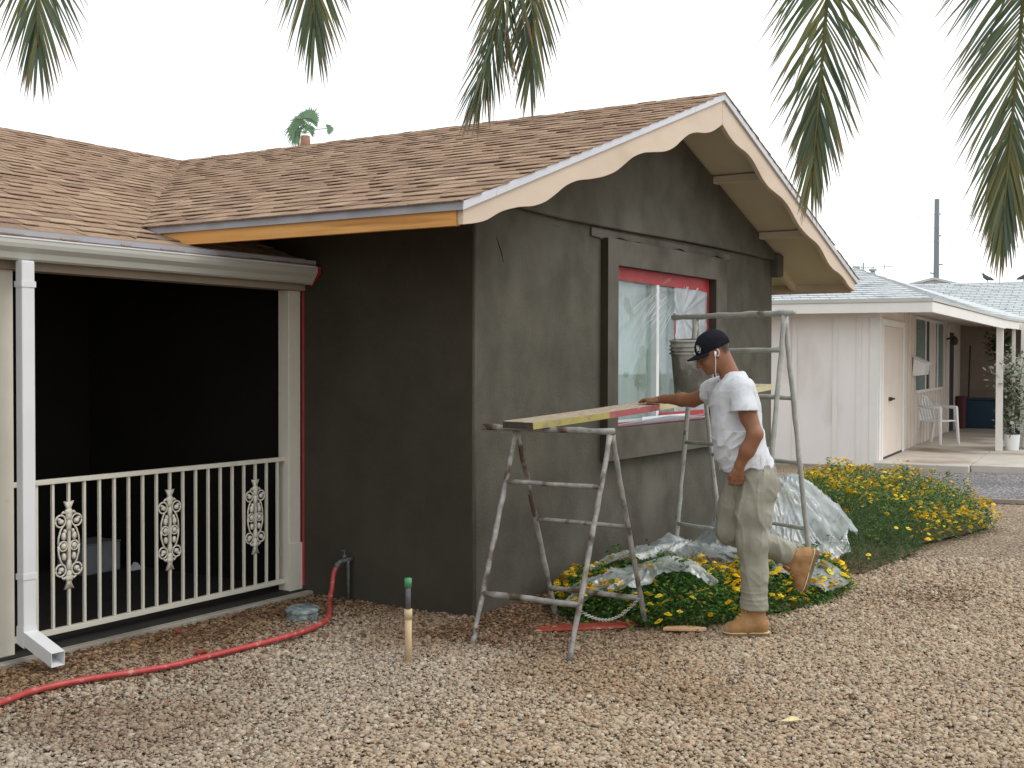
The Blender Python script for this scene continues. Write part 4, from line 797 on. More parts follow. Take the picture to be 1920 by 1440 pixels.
# ================================================================== THE MAN
# signed-distance modelling in a local frame: x = the way he faces, y = his left (towards the viewer), z = up
class Vol:
    def __init__(s, lo, hi, h):
        s.lo = np.array(lo, np.float32); s.h = h; s.n = np.ceil((np.array(hi) - s.lo) / h).astype(int) + 1
        s.d = np.full(s.n, .06, np.float32); s.ax = [s.lo[i] + h * np.arange(s.n[i], dtype=np.float32) for i in range(3)]
    def region(s, lo, hi):
        a = [max(0, int((lo[i] - s.lo[i]) / s.h)) for i in range(3)]; b = [min(s.n[i], int((hi[i] - s.lo[i]) / s.h) + 2) for i in range(3)]
        sl_ = tuple(slice(a[i], b[i]) for i in range(3)); g = np.meshgrid(*[s.ax[i][sl_[i]] for i in range(3)], indexing='ij'); return sl_, g
    def op(s, fn, lo, hi, k=.02, mode='u'):
        sl_, g = s.region([v - .06 for v in lo], [v + .06 for v in hi])
        if min(g[0].shape) == 0: return
        v = fn(*g); d = s.d[sl_]
        if mode == 's': v = -v; hh = np.clip(.5 - .5 * (d - v) / k, 0, 1); s.d[sl_] = d * (1 - hh) + v * hh + k * hh * (1 - hh); return
        hh = np.clip(.5 + .5 * (d - v) / k, 0, 1); s.d[sl_] = d * (1 - hh) + v * hh - k * hh * (1 - hh)
    def cone(s, a, b, r1, r2, k=.02, mode='u'):
        a, b = np.array(a, float), np.array(b, float); ba = b - a; L2 = max(ba @ ba, 1e-9)
        def fn(x, y, z):
            px, py, pz = x - a[0], y - a[1], z - a[2]; t = np.clip((px * ba[0] + py * ba[1] + pz * ba[2]) / L2, 0, 1)
            return np.sqrt((px - t * ba[0]) ** 2 + (py - t * ba[1]) ** 2 + (pz - t * ba[2]) ** 2) - (r1 + (r2 - r1) * t)
        r = max(r1, r2); s.op(fn, np.minimum(a, b) - r, np.maximum(a, b) + r, k, mode)
    def ell(s, c, r, k=.02, mode='u', R=None):
        c, r = np.array(c, float), np.array(r, float); R = np.eye(3) if R is None else np.array(R)   # rows of R: local axes
        def fn(x, y, z):
            p = (x - c[0], y - c[1], z - c[2]); q = [p[0] * R[i][0] + p[1] * R[i][1] + p[2] * R[i][2] for i in range(3)]
            k0 = np.sqrt((q[0] / r[0]) ** 2 + (q[1] / r[1]) ** 2 + (q[2] / r[2]) ** 2); k1 = np.sqrt((q[0] / r[0] ** 2) ** 2 + (q[1] / r[1] ** 2) ** 2 + (q[2] / r[2] ** 2) ** 2)
            return k0 * (k0 - 1) / np.maximum(k1, 1e-6)
        m = r.max(); s.op(fn, c - m, c + m, k, mode)
    def loft(s, rows, k=.02, mode='u'):         # rows: z, cx, cy, rx, ry
        rows = np.array(sorted(rows)); zs = rows[:, 0]
        def fn(x, y, z):
            zc = np.clip(z, zs[0], zs[-1]); cx, cy, rx, ry = (np.interp(zc, zs, rows[:, i]) for i in (1, 2, 3, 4))
            u, v = (x - cx) / rx, (y - cy) / ry; q = (np.sqrt(u * u + v * v) - 1) * np.minimum(rx, ry)
            return np.maximum(q, np.abs(z - zc)) if False else np.where(np.abs(z - zc) > 0, np.sqrt(np.maximum(q, 0) ** 2 + (z - zc) ** 2) , q)
        s.op(fn, (min(rows[:, 1] - rows[:, 3]), min(rows[:, 2] - rows[:, 4]), zs[0]), (max(rows[:, 1] + rows[:, 3]), max(rows[:, 2] + rows[:, 4]), zs[-1]), k, mode)
    def half(s, p, n, lo, hi):                  # cut away the side the normal points to, inside a box
        p, n = np.array(p, float), np.array(n, float); n = n / np.linalg.norm(n)
        sl_, g = s.region(lo, hi); v = (g[0] - p[0]) * n[0] + (g[1] - p[1]) * n[1] + (g[2] - p[2]) * n[2]; s.d[sl_] = np.maximum(s.d[sl_], v)
    def warp(s, f):
        g = np.meshgrid(*s.ax, indexing='ij'); band = np.abs(s.d) < .05; s.d[band] += f(g[0][band], g[1][band], g[2][band])
    def mesh(s, name, m, parent, tint=None, smooth=True, relax=1):
        d = s.d; d[0], d[-1], d[:, 0], d[:, -1], d[:, :, 0], d[:, :, -1] = (.05,) * 6
        sg = d < 0; n = s.n; cnt = sum(sg[i:n[0] - 1 + i, j:n[1] - 1 + j, k:n[2] - 1 + k].astype(np.int8) for i in (0, 1) for j in (0, 1) for k in (0, 1))
        act = (cnt > 0) & (cnt < 8); idx = np.argwhere(act); ids = np.full(act.shape, -1, np.int32); ids[act] = np.arange(len(idx))
        acc = np.zeros((len(idx), 3)); w = np.zeros(len(idx)); cs = [(i, j, k) for i in (0, 1) for j in (0, 1) for k in (0, 1)]
        for a in range(8):
            for ax in range(3):
                if cs[a][ax]: continue
                b = list(cs[a]); b[ax] = 1; da = d[idx[:, 0] + cs[a][0], idx[:, 1] + cs[a][1], idx[:, 2] + cs[a][2]]; db = d[idx[:, 0] + b[0], idx[:, 1] + b[1], idx[:, 2] + b[2]]
                mk_ = (da < 0) != (db < 0); t = np.where(mk_, da / np.where(mk_, da - db, 1), 0); p = np.tile(np.array(cs[a], float), (len(idx), 1)); p[:, ax] += t; acc[mk_] += p[mk_]; w[mk_] += 1
        V = (idx + acc / w[:, None]) * s.h + s.lo; Fs = []
        for ax in range(3):
            o1, o2 = [(1, 2), (2, 0), (0, 1)][ax]; sA = [slice(1, n[i] - 1) for i in range(3)]; sA[ax] = slice(0, n[ax] - 1); sB = list(sA); sB[ax] = slice(1, n[ax])
            e = sg[tuple(sA)] != sg[tuple(sB)]; p = np.argwhere(e); off = np.array([1, 1, 1]); off[ax] = 0; p = p + off; ins = sg[p[:, 0], p[:, 1], p[:, 2]]
            def c(da, db): q = p.copy(); q[:, o1] -= da; q[:, o2] -= db; return ids[q[:, 0], q[:, 1], q[:, 2]]
            f = np.stack([c(1, 1), c(0, 1), c(0, 0), c(1, 0)], 1); f[~ins] = f[~ins][:, ::-1]; Fs.append(f)
        F = np.concatenate(Fs); F = F[(F >= 0).all(1)]
        return np_mesh(name, V, F, m, tint(V) if tint is not None else None, smooth, parent)

def cloth_mat(name, c1, c2, c3=None, s3=4, t3=(.6, .75), rough=.9, stretch=(1, 1, 1), bump=.0012):
    return mat(name, c1, c2, 7, rough, bump, 45, spec=.12, c3=c3, s3=s3, t3=t3, stretch=stretch)
M['skin'] = attr_mat('skin', .5, .35, 0, .0006, 160)
M['shirt'] = cloth_mat('white_cotton', (.64, .66, .70), (.59, .61, .65), (.40, .40, .41), 24, (.60, .72), stretch=(1, 1, .35))
M['trouser'] = cloth_mat('khaki_canvas', (.315, .305, .25), (.27, .262, .213), (.40, .385, .33), 6, (.52, .7))
M['boot'] = mat('tan_leather', (.36, .20, .085), (.29, .15, .06), 12, .75, .001, 80, c3=(.42, .29, .17), s3=9, t3=(.5, .7))
M['sole'] = mat('boot_sole', (.22, .15, .09), (.16, .11, .07), 20, .85, .001, 60)
M['cap'] = mat('dark_cap', (.010, .0115, .016), (.014, .016, .022), 30, .9, .0006, 200, spec=.1)
M['hair'] = mat('short_hair', (.018, .013, .010), (.03, .02, .015), 60, .8, .001, 300)
M['bud'] = mat('white_earbud', (.8, .8, .8), None, rough=.35)

O_ = Vector((.532, -1.590, 0.006)); man = thing('person', 'man in white t-shirt, khaki trousers and dark cap with one hand on the plank', 'person', O_, math.atan2(.8446, -.5353))
# --- head frame
ct_, st_ = math.cos(rad(33)), math.sin(rad(33)); HC = np.array([.236, 0, 1.628]); HR = np.array([[ct_, 0, -st_], [0, 1, 0], [st_, 0, ct_]])
# HR rows: forward, left, up of the head in body coordinates
def hp(f, l, u): return HC + f * HR[0] + l * HR[1] + u * HR[2]
def body():
    v = Vol((-.40, -.95, -.02), (.72, .40, 1.80), .0048)
    # legs and trunk (mostly under the clothes, still one body)
    v.cone((.0, .085, .90), (.022, .095, .53), .078, .058, .03); v.cone((.022, .095, .53), (.005, .09, .12), .054, .040, .02)
    v.cone((.0, -.085, .90), (.115, -.10, .60), .078, .058, .03); v.cone((.115, -.10, .60), (-.235, -.082, .455), .054, .040, .02)
    v.cone((.0, .09, .10), (.13, .09, .045), .036, .030, .02); v.cone((-.245, -.082, .45), (-.225, -.082, .37), .036, .028, .02)
    v.loft([(.84, .0, 0, .085, .13), (.95, .02, 0, .10, .145), (1.08, .06, 0, .10, .135), (1.22, .09, 0, .115, .145), (1.34, .105, 0, .115, .155), (1.43, .11, 0, .085, .13), (1.47, .115, 0, .06, .08)], .04)
    v.cone((.115, 0, 1.44), hp(-.030, 0, -.045), .060, .051, .03)
    v.cone((.10, .10, 1.43), (.095, .155, 1.405), .050, .050, .03); v.cone((.13, -.10, 1.43), (.165, -.18, 1.405), .050, .050, .03)
    # near arm: hangs, bends slightly, the fist holds the trouser front
    v.cone((.095, .172, 1.405), (.04, .235, 1.17), .049, .043, .03); v.ell((.078, .205, 1.29), (.046, .045, .085), .02)
    v.cone((.035, .24, 1.165), (.075, .215, 1.07), .044, .043, .02); v.cone((.075, .215, 1.08), (.112, .178, .985), .042, .027, .02)
    # far arm: reaches the plank
    W1 = np.array((.438, -.592, 1.335)); E1 = np.array((.292, -.385, 1.335))
    v.cone((.165, -.185, 1.41), E1, .050, .042, .03); v.cone(E1, E1 * .62 + W1 * .38, .041, .041, .02); v.cone(E1 * .62 + W1 * .38, W1, .041, .026, .02)
    # head
    def he(f, l, u, r, k=.02, m='u'): v.ell(hp(f, l, u), r, k, m, HR)
    he(-.012, 0, .028, (.098, .076, .088)); he(.035, 0, -.030, (.066, .062, .072), .03); he(.052, 0, -.062, (.045, .048, .040), .03); he(.078, 0, -.088, (.022, .024, .019), .02)
    he(.0, .0, -.05, (.06, .056, .05), .03)
    for s in (-1, 1):
        he(.082, s * .030, .018, (.018, .024, .010), .015); he(.098, s * .031, -.004, (.016, .016, .011), .012, 's'); he(.080, s * .031, -.004, (.0125, .0125, .0125), .003)
        he(.082, s * .031, .002, (.015, .015, .006), .004); he(.070, s * .044, -.030, (.022, .016, .016), .02)
        he(-.004, s * .074, -.012, (.019, .007, .031), .006); he(.002, s * .080, -.012, (.009, .005, .018), .005, 's'); he(-.002, s * .075, -.038, (.008, .006, .009), .005)
        he(.107, s * .012, -.034, (.010, .008, .008), .008)
    v.cone(hp(.092, 0, .008), hp(.116, 0, -.026), .0085, .0115, .012); v.ell(hp(.115, 0, -.030), (.013, .012, .010), .008, 'u', HR)
    he(.098, 0, -.053, (.012, .021, .0055), .006); he(.095, 0, -.064, (.012, .019, .0065), .006); he(.106, 0, -.0585, (.010, .022, .0018), .003, 's')
    # far hand: palm on the plank, five bent fingers
    fw = np.array((.711, -.704, 0.)); fw /= np.linalg.norm(fw); sdw = np.array((.704, .711, 0.)); z = np.array((0, 0, 1.))
    pc = np.array((.482, -.640, 1.327)); v.cone(W1, pc, .026, .022, .02)
    for q in (-1, -.33, .33, 1): v.cone(pc + sdw * q * .018 - fw * .012, pc + fw * .036 + sdw * q * .029 - z * .004, .016, .0115, .012)
    for q, ln in ((-1.15, .031), (-.38, .037), (.38, .039), (1.15, .035)):        # little .. index
        a = pc + fw * .036 + sdw * q * .029 - z * .003; b = a + fw * ln + z * .006 + sdw * q * .002; c = b + fw * ln * .72 - z * .011; e = c + fw * ln * .5 - z * .010
        v.cone(a, b, .0105, .0095, .005); v.cone(b, c, .0093, .0085, .004); v.cone(c, e, .0085, .0072, .004)
    a = pc - fw * .018 + sdw * .026 - z * .006; b = a + fw * .030 + sdw * .020 - z * .004; c = b + fw * .028 + sdw * .006 - z * .003; v.cone(a, b, .014, .011, .01); v.cone(b, c, .0105, .008, .004)
    # near hand: loosely closed on the cloth at the hip
    W2 = np.array((.112, .178, .985)); dn = np.array((.10, -.22, -.97)); dn /= np.linalg.norm(dn); fr_ = np.array((.97, .15, .07)); fr_ /= np.linalg.norm(fr_); pc = W2 + dn * .045; inn = np.cross(dn, fr_); inn /= np.linalg.norm(inn)
    if inn[1] > 0: inn = -inn
    v.cone(W2, pc, .026, .024, .02)
    for q in (-1, -.33, .33, 1): v.cone(pc + fr_ * q * .018 - dn * .01, pc + dn * .030 + fr_ * q * .026, .0165, .0125, .01)
    for q, ln in ((-1.1, .028), (-.37, .034), (.37, .036), (1.1, .032)):
        a = pc + dn * .032 + fr_ * q * .027; b = a + dn * ln + inn * .008; c = b + dn * ln * .35 + inn * ln * .6; e = c + inn * ln * .4 - dn * ln * .35
        v.cone(a, b, .0108, .0098, .005); v.cone(b, c, .0095, .0088, .004); v.cone(c, e, .0088, .0076, .004)
    a = pc + fr_ * .024 - dn * .012; b = a + fr_ * .018 + dn * .030 + inn * .006; c = b + dn * .026 + inn * .012; v.cone(a, b, .0145, .0115, .01); v.cone(b, c, .0108, .0085, .004)
    def tint(V):
        c = np.tile(np.array((.268, .122, .068)), (len(V), 1)); n = vn(V[:, 0] * 18, V[:, 1] * 18, V[:, 2] * 18)[:, None]; c *= 1 + .07 * n
        q = (V - HC) @ HR.T; lip = np.exp(-((q[:, 0] - .10) / .014) ** 2 - ((q[:, 2] + .059) / .010) ** 2 - (q[:, 1] / .024) ** 2)[:, None]; c = c * (1 - .5 * lip) + np.array((.30, .10, .08)) * .5 * lip
        for s in (-1, 1):
            ey = np.exp(-(((q[:, 0] - .092) / .012) ** 2 + ((q[:, 1] - s * .031) / .011) ** 2 + ((q[:, 2] + .006) / .005) ** 2) ** 2)[:, None]; c = c * (1 - ey) + np.array((.06, .04, .035)) * ey
            br = np.exp(-(((q[:, 0] - .097) / .014) ** 2 + ((q[:, 1] - s * .032) / .022) ** 2 + ((q[:, 2] - .018) / .0045) ** 2) ** 2)[:, None]; c = c * (1 - .85 * br) + np.array((.03, .02, .015)) * .85 * br
        hr = (np.clip((-.030 - q[:, 0]) / .02, 0, 1) * np.clip((q[:, 2] + .052) / .015, 0, 1))[:, None]; c = c * (1 - .88 * hr) + np.array((.035, .024, .018)) * .88 * hr
        return c
    o = v.mesh('body', M['skin'], man, tint); return o
body()

def folds(am, fs, sd_, st=(1, 1, 1), warp_=.5, ridge=True):
    def f(x, y, z):
        w = vn(x * 5 + sd_, y * 5, z * 5) * warp_; n = vn(x * fs * st[0] + w * 3, y * fs * st[1] + sd_, z * fs * st[2] + w * 2)
        n2 = vn(x * fs * 2.2 * st[0] + sd_, y * fs * 2.2 * st[1] + w, z * fs * 2.2 * st[2] + w * 4)
        return -am * ((1 - np.abs(n)) ** 3 - .4) - am * .4 * ((1 - np.abs(n2)) ** 3 - .4) if ridge else am * (n + .4 * n2)
    return f
def shirt():
    v = Vol((-.22, -.36, .86), (.36, .36, 1.58), .0052)
    v.loft([(.90, .035, 0, .155, .182), (.97, .035, 0, .158, .182), (1.08, .072, 0, .148, .176), (1.20, .098, 0, .150, .178), (1.32, .105, 0, .146, .186), (1.40, .113, 0, .128, .188), (1.445, .112, 0, .105, .168), (1.485, .112, 0, .078, .115), (1.515, .115, 0, .062, .08)], .03)
    # sleeves
    v.cone((.095, .160, 1.412), (.096, .215, 1.30), .076, .071, .04); v.cone((.096, .218, 1.30), (.098, .228, 1.255), .070, .073, .02)
    v.cone((.15, -.145, 1.412), (.235, -.285, 1.372), .078, .078, .04)
    # sagging cloth over the belly
    v.ell((.10, 0, 1.06), (.11, .15, .10), .05)
    def drag(x, y, z):      # long diagonal drag folds from the near shoulder to the hem, and sagging rolls at the front
        a = vn((x * .9 + z * .55) * 15 + 1.7, y * 3.0, (z * .45 - x * .5) * 5); b = vn((x * .55 + z * .8) * 24, y * 4 + 5, (x - z * .4) * 6)
        front = np.clip((x - .0) * 5 + .35, .25, 1) * np.clip((1.43 - z) * 6, .22, 1)
        return -.0230 * front * ((1 - np.abs(a)) ** 4 - .28) - .0120 * front * ((1 - np.abs(b)) ** 4 - .3)
    v.warp(drag); v.warp(folds(.003, 16, 2.0))
    # hem, sleeve ends, neck
    def hem(x, y, z): return .955 - .10 * (x - .035) + .010 * np.sin(np.arctan2(y, x) * 5 + 1) + .006 * np.sin(np.arctan2(y, x) * 11) - z
    sl_, g_ = v.region((-.3, -.3, .8), (.4, .3, 1.1)); near_arm = False
    v.d[sl_] = np.maximum(v.d[sl_], hem(*g_))
    v.half((.097, .224, 1.292), (-.02, .10, -1), (-.05, .155, 1.18), (.25, .36, 1.36))
    v.half((.215, -.252, 1.38), (.52, -.84, -.14), (.05, -.36, 1.22), (.36, -.19, 1.5))
    v.loft([(.86, .03, 0, .143, .170), (.935, .033, 0, .146, .170), (.965, .035, 0, .14, .165), (.98, .035, 0, .09, .12)], .004, 's')        # hollow behind the hem
    v.cone((.094, .222, 1.31), (.096, .234, 1.22), .054, .066, .004, 's'); v.cone((.20, -.225, 1.39), (.27, -.345, 1.35), .056, .066, .004, 's')
    v.cone((.122, 0, 1.492), (.165, 0, 1.60), .060, .088, .006, 's'); v.cone((.165, 0, 1.475), (.23, 0, 1.53), .042, .06, .01, 's')
    return v.mesh('t_shirt', M['shirt'], man)
shirt()
def trousers():
    v = Vol((-.36, -.26, .12), (.30, .28, 1.02), .0052)
    v.loft([(.80, -.005, .0, .108, .165), (.90, -.012, 0, .118, .168), (.965, .0, 0, .122, .165), (.985, .0, 0, .120, .165)], .03)
    v.cone((-.012, .080, .88), (.015, .092, .70), .108, .098, .04); v.cone((.015, .092, .70), (.018, .095, .56), .098, .088, .04); v.cone((.018, .095, .56), (.006, .092, .36), .086, .076, .04); v.cone((.006, .092, .36), (.006, .090, .16), .076, .074, .03)
    v.cone((.03, -.078, .88), (.085, -.092, .72), .108, .098, .04); v.cone((.085, -.092, .72), (.102, -.10, .585), .096, .086, .04)
    v.cone((.100, -.10, .575), (-.04, -.092, .515), .084, .076, .03); v.cone((-.04, -.092, .515), (-.218, -.082, .450), .075, .072, .03)
    def drag(x, y, z):
        near = np.clip(y * 12, 0, 1); a = vn((z * .8 + x * .6) * 7 + 3, y * 7, (x - z * .25) * 9); b = vn((z - x * .9) * 15 + 1, y * 9 + 2, x * 12); lowf = np.clip((.42 - z) * 5, 0, 1) * near
        c = vn(z * 34, x * 5 + y * 4, z * 0 + 4); vert = vn(x * 24, y * 24, z * 2.2 + 6)
        return -.0085 * ((1 - np.abs(a)) ** 4 - .3) - .005 * ((1 - np.abs(b)) ** 3 - .4) - .006 * lowf * ((1 - np.abs(c)) ** 2 - .4) - .009 * ((1 - np.abs(vert)) ** 4 - .3) * np.clip((z - .30) * 3, .35, 1)
    v.warp(drag)
    # cuffs, pocket slit, waist
    v.cone((.006, .090, .19), (.006, .090, .165), .077, .079, .004); v.half((0, 0, .152), (.05, 0, -1), (-.15, -.02, .1), (.2, .26, .25)); v.half((-.245, -.08, .44), (-1, 0, -.36), (-.36, -.26, .3), (-.18, .0, .56))
    v.cone((.006, .09, .10), (.006, .09, .185), .062, .062, .003, 's'); v.cone((-.33, -.08, .41), (-.235, -.082, .443), .060, .060, .003, 's')
    v.cone((-.075, .178, .955), (-.045, .205, .80), .006, .005, .008, 's'); v.cone((.10, .150, .97), (.055, .195, .83), .005, .005, .006, 's')
    v.cone((-.10, .135, .93), (-.085, .12, .80), .0035, .0035, .004, 's')
    for z_ in (.80, .93): pass
    v.half((0, 0, .985), (0, 0, 1), (-.4, -.3, .9), (.4, .3, 1.1))
    return v.mesh('trousers', M['trouser'], man)
trousers()
def boots():
    for k_, (pos, R) in enumerate((((.0, .09, 0), None), ((-.272, -.082, .428), 1))):
        v = Vol((-.13, -.07, -.012), (.23, .07, .20), .0042)
        v.cone((-.012, 0, .165), (-.008, 0, .09), .050, .049, .02); v.cone((-.025, 0, .06), (.06, 0, .052), .045, .046, .03); v.cone((.06, 0, .048), (.135, 0, .040), .044, .038, .03); v.ell((.130, 0, .040), (.050, .047, .036), .02); v.ell((-.03, 0, .05), (.045, .040, .05), .02)
        v.cone((.03, 0, .135), (.085, 0, .085), .034, .032, .02); v.half((0, 0, .018), (0, 0, -1), (-.2, -.1, -.1), (.3, .1, .05)); v.half((0, 0, .178), (-.1, 0, 1), (-.2, -.1, .15), (.3, .1, .25)); v.cone((-.012, 0, .15), (-.014, 0, .2), .040, .042, .004, 's')
        v.cone((.01, -.06, .115), (.01, .06, .115), .0, .0, .001, 's'); v.warp(folds(.0016, 30, 5.0))
        bt = v.mesh('boot', M['boot'], man)
        outl = [(-.083, 0), (-.078, .028), (-.055, .041), (-.01, .040), (.04, .041), (.09, .050), (.13, .051), (.165, .040), (.183, .018), (.185, 0)]; pl = outl + [(x, -y) for x, y in reversed(outl[1:-1])]
        b = MB(); b.prism([(x, y, 0) for x, y in pl], (0, 0, .022)); b.prism([(x * .98, y * .98, -.008) for x, y in pl if x < .02], (0, 0, .01)); b.build('sole', M['sole'], bt, bevel=.003)
        b = MB(); b.prism([(x * 1.005, y * 1.01, .0205) for x, y in pl], (0, 0, .004)); b.build('welt', M['dryleaf'], bt)
        b = MB()
        for i in range(5):
            u = i / 4; c = Vector((.046 + .058 * u, 0, .176 - .068 * u)); b.tube([(c.x - .004, -.026, c.z - .006), (c.x + .006, 0, c.z + .004), (c.x - .004, .026, c.z - .006)], .0032, 6)
        b.tube([(.04, .0, .182), (.06, .032, .172), (.065, .044, .14)], .003, 6); b.tube([(.03, 0, .172), (.06, -.02, .168), (.075, -.03, .14)], .003, 6)
        b.build('laces', mat('boot_lace', (.52, .34, .08), None, rough=.8) if k_ == 0 else bpy.data.materials['boot_lace'], bt, True)
        if R is None: bt.location = pos
        else:
            # raised foot: toe pointing down and a little back, sole facing backwards
            fwd = Vector((.28, 0, -.96)).normalized(); upv = Vector((.96, 0, .28)).normalized(); lf = upv.cross(fwd)
            X = fwd; Z = upv; Y = Z.cross(X)
            ank = Vector((-.255, -.082, .438)); org = ank - X * (-.012) - Z * .13
            bt.matrix_local = Matrix(((X.x, Y.x, Z.x, org.x), (X.y, Y.y, Z.y, org.y), (X.z, Y.z, Z.z, org.z), (0, 0, 0, 1)))
boots()
# cap, hair, ear phones
v = Vol((.05, -.12, 1.52), (.42, .12, 1.80), .004)
v.ell(hp(-.012, 0, .026), (.105, .085, .092), .01, 'u', HR); v.ell(hp(-.016, 0, .046), (.092, .078, .074), .02, 'u', HR)
v.half(hp(.08, 0, .026), tuple(-(HR[2] * 1.0 - HR[0] * .17)), (0, -.2, 1.4), (.5, .2, 1.85)); v.ell(hp(-.012, 0, .022), (.0995, .0795, .0875), .004, 's', HR)
v.warp(folds(.0012, 22, 3.0)); cap = v.mesh('cap', M['cap'], man)
b = MB(); nb_, nr = 18, 8; top, bot = [], []
for i in range(nb_ + 1):
    a = rad(-68 + 136 * i / nb_)
    for j in range(nr + 1):
        q = j / nr; rr_ = .080 + q * (.066 * math.cos(a * .92) ** .7 if abs(a) < rad(88) else 0); f_, l_ = -.006 + rr_ * math.cos(a) * 1.10, rr_ * math.sin(a) * .92
        uu = .034 + .002 * q - .26 * l_ * l_ / .09 * 1.0 ; top.append(hp(f_, l_, uu + .003)); bot.append(hp(f_, l_, uu - .003))
nn_ = len(top); vs = top + bot; fs = []
for i in range(nb_):
    for j in range(nr):
        a = i * (nr + 1) + j; fs += [(a, a + 1, a + nr + 2, a + nr + 1), (nn_ + a, nn_ + a + nr + 1, nn_ + a + nr + 2, nn_ + a + 1)]
for i in range(nb_): a = i * (nr + 1) + nr; fs.append((a, nn_ + a, nn_ + a + nr + 1, a + nr + 1))
for base in (0, nb_ * (nr + 1)):
    for j in range(nr): a = base + j; fs.append((a, a + 1, nn_ + a + 1, nn_ + a))
b.add(vs, fs); b.build('brim', M['cap'], cap, True)
MB().lathe([(0, .004), (.006, .003), (.008, 0)], (0, 0, 0), 10).build('button', M['cap'], cap, True).location = hp(-.016, 0, .1195)
# shield emblem on the front of the cap
def on_cap(az, u, off):      # point on the cap shell
    f = math.cos(az) ; l = math.sin(az); zz = u - .026; s_ = math.sqrt(max(0, 1 - (zz / .094) ** 2)); return hp(-.012 + (.106 + off) * f * s_, (.086 + off) * l * s_, u)
def decal(pts, name, m, off, ca=rad(35), cu=.064, sc=1.0):
    n = len(pts); b = MB(); P0 = [on_cap(ca - x * sc / .098, cu + y * sc, off) for x, y in pts]; P1 = [on_cap(ca - x * sc / .098, cu + y * sc, off + .0018) for x, y in pts]; c0 = on_cap(ca, cu, off + .0024)
    b.add([Vector(p) for p in P0 + P1 + [c0]], [(i, (i + 1) % n, n + (i + 1) % n, n + i) for i in range(n)] + [(n + i, n + (i + 1) % n, 2 * n) for i in range(n)]); return b.build(name, m, cap)
shield = [(-.019, .021), (-.010, .019), (0, .024), (.010, .019), (.019, .021), (.020, .004), (.016, -.010), (.008, -.020), (0, -.026), (-.008, -.020), (-.016, -.010), (-.020, .004)]
M['embw'] = mat('emblem_silver', (.62, .64, .67), None, rough=.6)
decal(shield, 'emblem', M['embw'], .0005); decal([(x * .78, y * .78) for x, y in shield], 'emblem_field', M['cap'], .0024)
decal([(.0085 * math.cos(6.283 * i / 12), .011 * math.sin(6.283 * i / 12) + .001) for i in range(12)], 'emblem_face', M['embw'], .0042)
decal([(-.004, .0015), (.0005, .0015), (.0005, -.0015), (-.004, -.0015)], 'emblem_patch', M['black'], .0062)
for sx in (-1, 1): decal([(sx * -.013, .013), (sx * -.011, .015), (sx * .013, -.011), (sx * .011, -.013)], 'emblem_bar', M['embw'], .0038)
b = MB(); e0 = Vector(hp(.006, .084, -.008)); b.tube([e0 + Vector((0, 0, .012)), e0, e0 - Vector((0, 0, .020))], [.0055, .0075, .0045], 8); b.tube([e0 + Vector((-.012, .001, .026)), e0 + Vector((-.022, .001, .012)), e0 + Vector((-.020, .001, -.012)), e0 + Vector((-.004, 0, -.016))], .002, 6)
cp = spline([e0 - Vector((0, 0, .018)), e0 + Vector((-.003, .0, -.05)), e0 + Vector((-.004, -.014, -.10)), e0 + Vector((-.015, -.03, -.135)), Vector((.165, .035, 1.44))]); b.tube(cp, .0019, 6); b.build('earphone', M['bud'], man, True)

